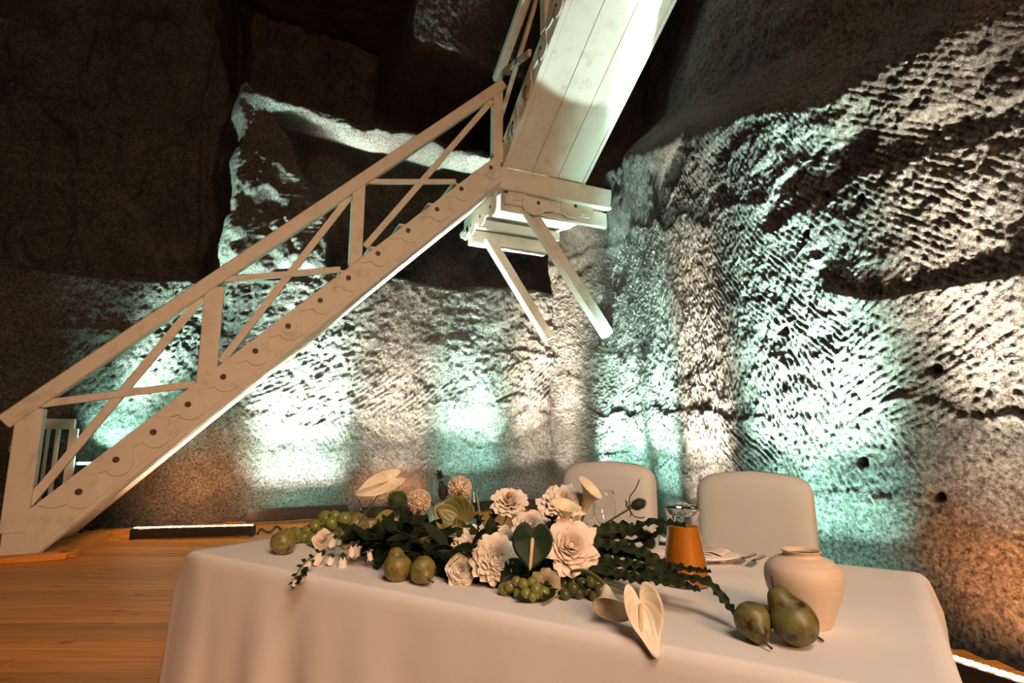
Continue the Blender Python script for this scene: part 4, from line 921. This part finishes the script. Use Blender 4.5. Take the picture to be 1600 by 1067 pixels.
rose('largest blush rose with pointed outer petals below the wine glasses', 892, 853, 44, 0.16, M['petal_blush'], ROSE, ax=(0.2, -0.1, 0.0), point=0.9, ruf=0.04, seed=7)
rose('sand coloured rose with a tight spiral at the front of the arrangement', 853, 912, 24, 0.10, M['petal_sand'], FULL, ax=(0.05, 0, -0.15), ruf=0.03, seed=8, curl=0.1)
rose('pale pink rose bud among the cream bells at the left', 505, 843, 17, 0.20, M['petal_blush'], ROSE, ax=(-0.3, 0, 0.2), ruf=0.03, seed=9, curl=0.1)
rose('pale cream rose half hidden behind the double garden rose', 785, 838, 22, 0.28, M['petal'], ROSE, ax=(0.1, 0, 0.3), ruf=0.04, seed=10)
rose('muted sand rose in the shade under the largest blush rose', 884, 892, 16, 0.18, M['petal_sand'], ROSE, ax=(0.1, 0, 0.1), ruf=0.03, seed=12)

def heart(name, mat, W, L_, cup=0.25, seed=0, nt=48, nr=8, tipcurl=0.0, notch=0.6, tip=0.22):
    """cordate blade in polar layout: stalk joins at the origin, notch behind it, tip towards +Y, face +Z"""
    V = [(0, 0, 0)]; U = [(0, 0)]; Fc = []; sw = W / 2 / 0.80; sl = L_ / 1.62
    for j in range(1, nr + 1):
        q = j / nr
        for i in range(nt):
            th = -PI + 2 * PI * i / nt; a = abs(th)
            rad = (0.80 + 0.12 * math.cos(th)) * (1 + tip * math.exp(-(th / 0.30) ** 2)) * (1 - notch * math.exp(-((a - PI) / 0.38) ** 2))
            x = math.sin(th) * rad * q; y = math.cos(th) * rad * q + 0.12 * q * math.exp(-((a - PI) / 0.38) ** 2) * 0
            z = cup * W * (x * x * 0.9 + 0.35 * max(0, -y) ** 2 + 0.25 * max(0, y) ** 2) - tipcurl * W * max(0, y - 0.4) ** 2 * 2 + 0.03 * W * q * math.sin(3 * th + seed) + 0.004 * W * q * math.sin(7 * th + seed * 2)
            V.append((x * sw, y * sl, z)); U.append((th / PI, q))
    for i in range(nt):
        k2 = (i + 1) % nt; Fc.append((0, 1 + k2, 1 + i))
        for j in range(nr - 1): b = 1 + j * nt; Fc.append((b + i, b + k2, b + nt + k2, b + nt + i))
    me = mk(name, V, Fc, mat, True); uv = me.uv_layers.new(name='UVMap')
    for l in me.loops: uv.data[l.index].uv = U[l.vertex_index]
    return me
def anthurium(label, px, py, wpx, lpx, t, mat, face, tip, spad=True, spl=0.6, seed=0, cup=0.25, group='anthurium blooms', tipcurl=0.0, smat=None, stem=True, spdir=None, notch=0.6, ptip=0.22):
    c = TPl(px, py, t); k = mpp(c); face = Vector(face).normalized(); tip = Vector(tip); y = (tip - face * tip.dot(face)).normalized(); x = y.cross(face)
    a = thing('anthurium', label, 'flower', c, Matrix((x, y, face)).transposed(), group)
    b = link('spathe', heart('spathe', mat, wpx * k, lpx * k, cup, seed=seed, tipcurl=tipcurl, notch=notch, tip=ptip), a); md = b.modifiers.new('thick', 'SOLIDIFY'); md.thickness = 0.0012
    if spad:
        L_ = lpx * k * spl; d = Vector(spdir) if spdir else Vector((0.0, 1.0, 0.25)); d.normalize()
        V, Fc = tube_vf(catmull([Vector((0, 0, 0.001)), d * L_ * 0.4 + Vector((0, 0, 0.004)), d * L_], 5), [0.0028 * wpx / 60] + [0.0045 * wpx / 60] * 3 + [0.0042 * wpx / 60] * 6 + [0.002], 8); link('spadix', mk('spadix', V, Fc, smat or M['spadix'], True), a)
    if stem: stem_to(a, M['stem_dark'], tp(max(0.4, min(1.2, (c - FL).dot(ta))), 0.27, TOP + 0.012), c - face * 0.004, 0.0026, 0.0)
    return a
S_ = cr; B_ = -f2     # picture right, towards the viewer
anthurium('glossy dark green heart shaped bloom with a cream spadix in the centre', 832, 840, 62, 66, 0.06, M['anthurium_dark'], B_ + UP * 0.15, -UP - S_ * 0.08, True, 0.72, 1, 0.12, spdir=(0.02, 1, 0.06))
anthurium('veined olive green round cup bloom above the garden roses', 716, 812, 62, 62, 0.26, M['anthurium_green'], B_ + UP * 0.35 + S_ * 0.1, UP * 0.5 - S_ * 0.9 + B_ * 0.2, False, 0.5, 2, 0.45)
anthurium('veined olive green folded bloom below the round cup bloom at left', 690, 850, 50, 52, 0.22, M['anthurium_green'], B_ + UP * 0.5 - S_ * 0.3, -S_ * 0.9 + UP * 0.25, False, 0.5, 3, 0.55)
anthurium('narrow veined olive bloom between the folded one and the garden rose', 724, 842, 36, 50, 0.24, M['anthurium_green'], B_ + UP * 0.2 - S_ * 0.5, UP * 0.7 - S_ * 0.3, False, 0.5, 4, 0.5)
anthurium('dark olive bloom under the dark green heart, beside the sand rose', 808, 893, 44, 44, 0.12, M['anthurium_dark'], B_ + UP * 0.4, -S_ * 0.6 - UP * 0.5, False, 0.5, 5, 0.3)
anthurium('pale cream bloom standing out at the upper left on a thin stalk', 606, 752, 34, 80, 0.42, M['anthurium_cream'], B_ * 0.7 + UP * 0.45 + S_ * 0.35, -S_ * 0.85 - UP * 0.55 + B_ * 0.1, True, 0.75, 6, 0.30, smat=M['spadix'])
anthurium('two lobed cream bloom drooping over the front edge of the table', 1001, 944, 56, 92, -0.03, M['anthurium_cream'], B_ * 0.9 + UP * 0.45, -UP * 0.9 + S_ * 0.16 + B_ * 0.45, True, 0.5, 7, 0.55, stem=False, spdir=(0.3, 0.9, 0.1), notch=0.85, ptip=0.5)
c = TPl(1001, 944, -0.03); an = [o for o in COL.objects if o.get('label', '').startswith('two lobed')][0]
tube('stem', catmull([c - UP * 0.001, c + f2 * 0.05 + UP * 0.012 - S_ * 0.02, c + f2 * 0.13 - S_ * 0.06 + UP * 0.01], 5), 0.0028, M['stem'], an, 6)
def calla(label, px, py, t, axis, lpx, wpx, stem_pts, seed=0):
    """funnel opening along axis; (px,py) = throat base"""
    c = TPl(px, py, t); k = mpp(c); axis = Vector(axis).normalized(); L_, R_ = lpx * k, wpx * k / 2
    a = thing('calla_lily', label, 'flower', c, frame(axis, B_), 'calla lilies')
    V = []; Fc = []; n = 28; mrows = 10
    for j in range(mrows):
        v = j / (mrows - 1)
        for i in range(n):
            th = 2 * PI * i / n; lip = 0.62 + 0.38 * math.cos(th)           # long lip on one side
            r = R_ * (0.10 + 0.35 * v ** 0.8 + 0.55 * v ** 4 * (0.5 + 0.5 * lip)); z = L_ * v * (0.62 + 0.38 * lip * v)
            z -= L_ * 0.12 * max(0, v - 0.75) * 4 * (1 - lip); V.append((r * math.cos(th), r * math.sin(th) * (1 - 0.15 * v * lip), z))
        if j:
            for i in range(n): Fc.append(((j - 1) * n + i, (j - 1) * n + (i + 1) % n, j * n + (i + 1) % n, j * n + i))
    o = link('spathe', mk('spathe', V, Fc, M['calla'], True), a); md = o.modifiers.new('thick', 'SOLIDIFY'); md.thickness = 0.0010
    V, Fc = tube_vf([(0, 0, 0.05 * L_), (0, 0, 0.35 * L_), (0.02 * L_, 0, 0.62 * L_)], [0.003, 0.0036, 0.002], 8); link('spadix', mk('spadix', V, Fc, M['spadix'], True), a)
    if stem_pts: tube('stem', catmull([c + axis * 0.004] + stem_pts, 6), 0.0038, M['stem'], a, 8)
    return a
calla('cream calla lily bending down to the cloth on an arched green stem', 946, 914, 0.02, -UP * 0.62 + S_ * 0.02 + B_ * 0.75, 52, 66, [TPl(937, 905, 0.06), TPl(915, 892, 0.10), TPl(893, 893, 0.14), TPl(872, 905, 0.2)], 1)
calla('small cream calla cup below the uppermost rose', 886, 815, 0.20, UP * 0.9 + B_ * 0.45 - S_ * 0.1, 38, 46, [TPl(884, 835, 0.22), TPl(880, 870, 0.24)], 2)
calla('cream calla lily rising above the uppermost rose toward the wine glass', 912, 800, 0.36, UP * 0.85 + S_ * 0.25 + B_ * 0.4, 54, 48, [TPl(908, 820, 0.36), TPl(895, 860, 0.32)], 3)

def fib(n):
    g = PI * (3 - 5 ** 0.5)
    for i in range(n):
        z = 1 - 2 * (i + 0.5) / n; r = math.sqrt(1 - z * z); yield Vector((r * math.cos(g * i), r * math.sin(g * i), z))
def pompon(label, px, py, rpx, t, ax):
    c = TPl(px, py, t); R_ = rpx * mpp(c); f = thing('pompon_bloom', label, 'flower', c, frame((tocam(c) + Vector(ax)).normalized(), UP), 'cream pompon blooms')
    V, Fc = lathe_vf([(0, -R_ * .8), (R_ * .55, -R_ * .6), (R_ * .82, 0), (R_ * .55, R_ * .6), (0, R_ * .8)], 14); link('heart', mk('heart', V, Fc, M['floret'], True), f)
    V = []; Fc = []
    for d in fib(330):
        q = frame(d, (0.1, 0.2, 1), random.random() * 6) ; w_ = R_ * 0.115
        loc = [(-w_ * .6, 0, .72 * R_), (w_ * .6, 0, .72 * R_), (w_, w_ * .5, .90 * R_), (0, w_ * .2, 1.02 * R_), (-w_, w_ * .5, .90 * R_)]
        b = len(V); V += [q @ Vector(v) for v in loc]; Fc.append((b, b + 1, b + 2, b + 3, b + 4))
    o = link('florets', mk('florets', V, Fc, M['floret'], False), f); o['kind'] = 'stuff'
    V, Fc = lathe_vf([(0, R_ * 0.98), (R_ * 0.2, R_ * 1.0), (R_ * 0.16, R_ * 1.05), (0, R_ * 1.06)], 10); link('disc', mk('disc', V, Fc, M['brown_disc'], True), f)
    stem_to(f, M['stem_dark'], tp(max(0.4, min(1.2, (c - FL).dot(ta))), 0.3, TOP + 0.012), c - UP * R_ * 0.9, 0.0025, 0.0)
pompon('cream pompon bloom between the spiky green ball and the dark teasel', 655, 783, 19, 0.40, (0.1, 0, -0.9))
pompon('cream pompon bloom with a brown centre right of the dark teasel', 718, 762, 19.5, 0.42, (0.05, 0, -0.35))
def spiky(name, label, cat, px, py, rx, ry, t, mat, n, spike, axis=UP, stem=None, group=None, wid=0.05):
    c = TPl(px, py, t); k = mpp(c); R_ = rx * k; Ry = ry * k; f = thing(name, label, cat, c, frame(Vector(axis).normalized(), B_), group)
    V, Fc = lathe_vf([(0, -Ry * .86)] + [(R_ * .86 * math.sin(PI * i / 8), -Ry * .86 * math.cos(PI * i / 8)) for i in range(1, 8)] + [(0, Ry * .86)], 16); link('head', mk('head', V, Fc, mat, True), f)
    V = []; Fc = []
    for d in fib(n):
        p0_ = Vector((d.x * R_ * .82, d.y * R_ * .82, d.z * Ry * .82)); p1_ = Vector((d.x * R_, d.y * R_, d.z * Ry)) * (1 + spike * random.uniform(0.3, 1)); p1_ += Vector((random.uniform(-1, 1), random.uniform(-1, 1), random.uniform(0, 1.2))) * R_ * 0.1
        x = d.orthogonal().normalized() * R_ * wid; y = d.cross(x)
        b = len(V); V += [p0_ + x, p0_ - x * .5 + y * .87, p0_ - x * .5 - y * .87, p1_]; Fc += [(b, b + 1, b + 3), (b + 1, b + 2, b + 3), (b + 2, b, b + 3)]
    o = link('spines', mk('spines', V, Fc, mat), f); o['kind'] = 'stuff'
    if stem: tube('stem', catmull(stem, 6), 0.0026, M['stem_dark'], f, 6)
    return f
ST = lambda *a: [TPl(*q) for q in a]
spiky('thistle_ball', 'spiky green ball bloom next to the left cream pompon', 'flower', 621, 782, 15, 15, 0.34, M['fuzz'], 420, 0.25, stem=ST((621, 792, .34), (628, 830, .32), (650, 860, .3)), group='spiky green blooms')
spiky('thistle_ball', 'spiky green ball bloom above the upright pear', 'flower', 621, 833, 17, 17, 0.22, M['fuzz'], 420, 0.25, stem=ST((623, 840, .24), (640, 860, .26)), group='spiky green blooms')
spiky('thistle_ball', 'small spiky green ball bloom behind the upper spiky one', 'flower', 596, 806, 11, 11, 0.36, M['fuzz'], 300, 0.3, stem=ST((598, 812, .36), (630, 850, .3)), group='spiky green blooms')
def bracts(f, c, pts_list):
    for pts in pts_list: tube('bract', catmull(pts, 5), [0.0016] * (len(catmull(pts, 5)) - 1) + [0.0006], M['stem_dark'], f, 5)
tz = spiky('teasel_head', 'dark teasel head with long curling bracts pointing up right over the chair', 'flower', 997, 788, 9, 13, 0.40, M['teasel'], 360, 0.2, S_ * 0.92 + UP * 0.35, ST((985, 794, .40), (965, 806, .38), (940, 822, .36), (915, 842, .32)), 'dark teasel heads', 0.05)
bracts(tz, None, [ST((984, 795, .4), (984, 777, .4), (992, 765, .4), (1000, 748, .4)), ST((984, 795, .4), (979, 787, .4), (977, 780, .4)), ST((984, 796, .4), (990, 806, .4), (1000, 809, .4), (1008, 808, .4)), ST((984, 796, .4), (986, 803, .4), (984, 808, .4)), ST((984, 796, .4), (978, 790, .4), (981, 783, .4))])
spiky('teasel_head', 'dark teasel head drooping in front of the napkin', 'flower', 1012, 843, 11, 16, 0.34, M['teasel'], 360, 0.2, UP * 0.86 - S_ * 0.45, ST((1005, 853, .34), (1016, 872, .32), (1024, 886, .3)), 'dark teasel heads')
spiky('teasel_head', 'dark upright teasel head between the two cream pompons', 'flower', 692, 769, 8.5, 13, 0.40, M['teasel'], 320, 0.15, UP, ST((692, 782, .4), (690, 815, .36), (700, 850, .3)), 'dark teasel heads')

# bellflower spray on the left
bs = thing('bellflower_spray', 'spray of cream bellflowers trailing over the left front of the cloth', 'flower', TPl(540, 850, 0.16))
tube('stem', catmull(ST((600, 838, .24), (570, 846, .18), (540, 850, .12), (505, 862, .08), (482, 874, -.02), (468, 889, -.075), (458, 908, -.09)), 6), 0.0020, M['stem'], bs, 6)
tube('stem', catmull(ST((575, 842, .2), (556, 832, .2), (530, 830, .2), (510, 836, .19)), 6), 0.0016, M['stem'], bs, 6)
def bell(px, py, t, axis, lpx, wpx):
    c = TPl(px, py, t); k = mpp(c); L_, R_ = lpx * k, wpx * k / 2; V = []; Fc = []; n = 20
    Rm = frame(axis, B_).to_4x4(); Rm.translation = c
    for j in range(8):
        v = j / 7
        for i in range(n):
            th = 2 * PI * i / n; lob = 0.5 + 0.5 * math.cos(5 * th); r = R_ * (0.15 + 0.75 * min(1, v * 2.2) ** 0.6 + 0.35 * max(0, v - 0.7) ** 1.2 * 2)
            z = L_ * v * (1 - 0.16 * (1 - lob) * max(0, v - 0.6) * 2.5); V.append(Rm @ Vector((r * math.cos(th), r * math.sin(th), z)))
        if j:
            for i in range(n): Fc.append(((j - 1) * n + i, (j - 1) * n + (i + 1) % n, j * n + (i + 1) % n, j * n + i))
    o = part('bell', V, Fc, M['petal'], bs, True)
    V = []; Fc = []
    for q in range(5):
        th = 2 * PI * q / 5; b = len(V)
        for (r, z, w_) in ((0.12, -0.10, 0.10), (0.5, 0.10, 0.16), (0.95, 0.30, 0.03)):
            e = Vector((math.cos(th), math.sin(th), 0)); s_ = Vector((-math.sin(th), math.cos(th), 0)); pp = e * R_ * r + Vector((0, 0, L_ * z)); V += [Rm @ (pp - s_ * R_ * w_ * 2), Rm @ (pp + s_ * R_ * w_ * 2)]
        Fc += [(b, b + 1, b + 3, b + 2), (b + 2, b + 3, b + 5, b + 4)]
    part('sepals', V, Fc, M['leaf_mid'], bs)
for a_ in ((506, 862, .05, -UP * .75 - S_ * .55 + B_ * .4, 24, 18), (536, 866, .06, -UP + B_ * .1, 26, 15), (560, 846, .10, -UP - S_ * .15, 24, 13), (524, 838, .14, -UP * .9 + B_ * .5 - S_ * .2, 22, 15), (541, 836, .14, -UP * .9 + B_ * .5 + S_ * .1, 24, 16), (552, 850, .09, -UP + B_ * .4, 22, 14), (490, 876, -.03, -UP * .6 - S_ * .7 + B_ * .2, 18, 10), (520, 868, .06, -UP * .8 - S_ * .2 + B_ * .5, 18, 14), (474, 890, -.085, -UP, 17, 8), (463, 902, -.095, -UP - S_ * .3, 14, 7), (576, 858, .08, -UP + S_ * .2, 18, 9)): bell(*a_)

for (x0, y0, x1, y1) in ((480, 877, 470, 874), (474, 884, 462, 884), (470, 890, 480, 900), (465, 896, 454, 900), (461, 903, 468, 914), (459, 908, 450, 914), (458, 908, 458, 922), (490, 871, 482, 866), (500, 864, 492, 857), (474, 886, 482, 892), (463, 900, 472, 906)):
    a_, b_ = TPl(x0, y0, -.09 if y0 > 882 else -.03), TPl(x1, y1, -.10 if y0 > 882 else -.03); d_ = b_ - a_; sd = d_.cross(tocam(a_)).normalized() * d_.length * 0.22
    part('leaflet', [a_, a_ + d_ * 0.5 + sd, b_, a_ + d_ * 0.5 - sd], [(0, 1, 2), (0, 2, 3)], M['leaf_mid'], bs)

# ------------------------------------------------------------------ foliage
def leaf_mesh(name, mat, L_, W, seed=0, nv=7, bend=0.25, wave=0.0):
    V = []; Fc = []
    for j in range(nv):
        v = j / (nv - 1); w_ = W / 2 * (math.sin(PI * v ** 0.8) ** 0.8 if 0 < v < 1 else 0.04)
        z = -bend * L_ * v * v
        for s_ in (-1, 0, 1): V.append((s_ * w_, v * L_, z + (0.18 * w_ if s_ else 0) + wave * W * math.sin(v * 12 + s_)))
        if j:
            b = (j - 1) * 3; Fc += [(b, b + 1, b + 4, b + 3), (b + 1, b + 2, b + 5, b + 4)]
    return mk(name, V, Fc, mat, True)
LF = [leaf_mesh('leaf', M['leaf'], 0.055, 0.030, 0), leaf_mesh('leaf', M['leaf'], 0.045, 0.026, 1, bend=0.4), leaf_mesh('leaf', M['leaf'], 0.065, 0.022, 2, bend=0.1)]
def sprig(label, p0, p1, n, meshes, group, rr, scale=1.0, name='leaf_sprig', smat=None):
    p0, p1 = Vector(p0), Vector(p1); s_ = thing(name, label, 'foliage', p0, None, group); pts = catmull([p0, (p0 + p1) / 2 + UP * 0.012, p1], 5)
    tube('stem', pts, 0.0014, smat or M['stem_dark'], s_, 5); iv = inv_of(s_)
    for i in range(n):
        q = pts[min(len(pts) - 1, int((0.15 + 0.85 * (i + 1) / n) * (len(pts) - 1)))]; d = (p1 - p0).normalized()
        out = Vector((rr.uniform(-1, 1), rr.uniform(-1, 1), rr.uniform(-0.3, 0.9))).normalized(); dr = (d * 0.5 + out).normalized()
        if q.z + dr.z * 0.05 * scale < TOP + 0.004: dr.z = abs(dr.z) * 0.3; dr.normalize()
        z = (UP + Vector((rr.uniform(-.6, .6), rr.uniform(-.6, .6), 0)) + B_ * 0.4); z = (z - dr * z.dot(dr)).normalized(); x = dr.cross(z)
        m = Matrix((x, dr, z)).transposed().to_4x4() @ Matrix.Scale(scale * rr.uniform(0.7, 1.2), 4); m.translation = q
        link('leaf', meshes[rr.randrange(len(meshes))], s_, iv @ m)
rr = random.Random(11)
ZL = ['sprig of dark leaves filling behind the two front pears', 'sprig of dark leaves under the veined olive blooms', 'sprig of dark leaves under the cream garden roses', 'sprig of dark leaves behind the dark green heart bloom', 'sprig of dark leaves behind the largest blush rose']
for i in range(75):
    u = 0.56 + 0.68 * (i + rr.random()) / 75; v = rr.uniform(0.10, 0.42); base = tp(u, 0.27 + rr.uniform(-.05, .05), TOP + 0.008)
    hgt = rr.uniform(0.02, 0.12) * (1 - 0.45 * abs(u - 0.72) / 0.5); end = tp(u + rr.uniform(-.08, .08), v, TOP + max(0.012, hgt))
    sprig(ZL[min(4, int((u - 0.56) / 0.136))], base, end, 7, LF, 'dark filler leaves in the arrangement', rr, 1.2)
# trachelium like frilly dark heads
FR = [leaf_mesh('leaf', M['leaf_mid'], 0.022, 0.016, 4, bend=0.5, wave=0.1)]
for lab, x, y, t in (('frilly dark green sprig right of the veined cup bloom', 748, 812, .34), ('frilly dark green sprig under the flat white bloom', 772, 806, .36), ('frilly green sprig at the base of the small calla cup', 862, 812, .28), ('thin feathery sprig standing above the left pompon', 687, 742, .42)):
    q = TPl(x, y, t); sprig(lab, q - UP * 0.05, q + UP * 0.006, 16, FR, 'frilly green sprigs', rr, 0.9)
q = TPl(604, 808, .28); ol = leaf_mesh('leaf', M['leaf_olive'], 38 * mpp(q), 18 * mpp(q), 5, bend=0.15)
yl = thing('olive_leaf', 'single olive yellow leaf left of the spiky green ball', 'leaf', TPl(614, 798, .28)); fz = (B_ + UP * 0.5).normalized(); fy = (-S_ * 0.75 - UP * 0.6); fy = (fy - fz * fy.dot(fz)).normalized()
link('leaf', ol, yl, Matrix((fy.cross(fz), fy, fz)).transposed().to_4x4()); tube('stem', ST((614, 798, .28), (625, 815, .27), (640, 850, .26)), 0.0015, M['stem'], yl, 5)
# wavy edged leaves sweeping to the right
def wavy(label, ctrl, wpx, seed, group='wavy edged leaves', mat=None):
    pts = catmull([TPl(*q) for q in ctrl], 16); n = len(pts); k = mpp(pts[n // 2]); W = wpx * k; rr = random.Random(seed); ph = rr.random() * 6
    for q in pts: q.z = max(q.z, TOP + 0.004)
    t = thing('wavy_leaf', label, 'leaf', pts[0], None, group); V = []; Fc = []
    for i, q in enumerate(pts):
        v = i / (n - 1); d = (pts[min(i + 1, n - 1)] - pts[max(i - 1, 0)]).normalized(); up = UP * 0.8 + B_ * 0.6; s_ = d.cross(up).normalized(); nn_ = s_.cross(d).normalized()
        env = min(1, 6 * v + 0.25) * (1 - v ** 3) ** 0.5 + 0.08; dist = v * (pts[-1] - pts[0]).length
        for j, e in enumerate((-1, -0.45, 0, 0.45, 1)):
            wv = W / 2 * env * (1 + 0.20 * math.sin(dist / 0.0065 * 2.0 + ph + (1.5 if e > 0 else 0)) + 0.16 * math.sin(dist / 0.015 * 2.0 + 2.3 * ph + (0.7 if e > 0 else 0))) ; V.append(q + s_ * e * wv + nn_ * (abs(e) * 0.25 * W + (abs(e) ** 2) * 0.14 * W * math.sin(dist / 0.0085 * 2.0 + ph + 1 + (2 if e > 0 else 0))))
        if i:
            for j in range(4): b = (i - 1) * 5 + j; Fc.append((b, b + 1, b + 6, b + 5))
    part('blade', V, Fc, mat or M['leaf_mid'], t, True); tube('midrib', [q + UP * 0.0008 for q in pts[::3]], 0.0012, M['stem_dark'], t, 5)
    return t
WL = [('long wavy dark leaf trailing down to the pears by the vase', [(955, 880, .20), (1010, 895, .18), (1060, 905, .16), (1105, 912, .14), (1135, 945, .12), (1152, 968, .10)], 17),
      ('wavy dark leaf reaching over the upper carafe', [(930, 845, .30), (975, 838, .30), (1010, 820, .30), (1045, 820, .28), (1072, 824, .26)], 17),
      ('wavy dark leaf crossing the front of the carafe', [(930, 862, .24), (985, 870, .24), (1040, 885, .22), (1085, 893, .20), (1112, 895, .18)], 15),
      ('broad wavy dark leaf in the middle of the right foliage', [(915, 850, .24), (960, 856, .24), (1000, 866, .22), (1035, 888, .20), (1060, 903, .18)], 24),
      ('broad wavy leaf under the drooping teasel', [(920, 835, .28), (960, 832, .30), (990, 834, .32), (1015, 845, .32)], 24),
      ('wavy dark leaf low over the cloth behind the cream drooping bloom', [(920, 890, .16), (970, 900, .15), (1020, 908, .14), (1062, 915, .13), (1095, 925, .12)], 18),
      ('short wavy leaf rising behind the largest blush rose', [(912, 865, .28), (935, 840, .30), (955, 828, .32), (985, 822, .33)], 22),
      ('wavy leaf in the shade between rose and calla stem', [(900, 880, .20), (935, 882, .20), (975, 884, .19), (1010, 890, .18)], 24),
      ('wavy leaf ending above the cream calla', [(905, 895, .18), (940, 900, .16), (980, 905, .14), (1010, 915, .12)], 20),
      ('wavy leaf with a curled end beside the carafe lid', [(960, 850, .32), (1000, 845, .33), (1025, 836, .33), (1034, 822, .33), (1036, 808, .33)], 10),
      ('broad dark leaf filling behind the blush rose', [(890, 870, .30), (925, 868, .30), (965, 866, .28), (1000, 876, .26)], 30)]
for i, (lab, ct, wp) in enumerate(WL): wavy(lab, ct, wp, i + 1)
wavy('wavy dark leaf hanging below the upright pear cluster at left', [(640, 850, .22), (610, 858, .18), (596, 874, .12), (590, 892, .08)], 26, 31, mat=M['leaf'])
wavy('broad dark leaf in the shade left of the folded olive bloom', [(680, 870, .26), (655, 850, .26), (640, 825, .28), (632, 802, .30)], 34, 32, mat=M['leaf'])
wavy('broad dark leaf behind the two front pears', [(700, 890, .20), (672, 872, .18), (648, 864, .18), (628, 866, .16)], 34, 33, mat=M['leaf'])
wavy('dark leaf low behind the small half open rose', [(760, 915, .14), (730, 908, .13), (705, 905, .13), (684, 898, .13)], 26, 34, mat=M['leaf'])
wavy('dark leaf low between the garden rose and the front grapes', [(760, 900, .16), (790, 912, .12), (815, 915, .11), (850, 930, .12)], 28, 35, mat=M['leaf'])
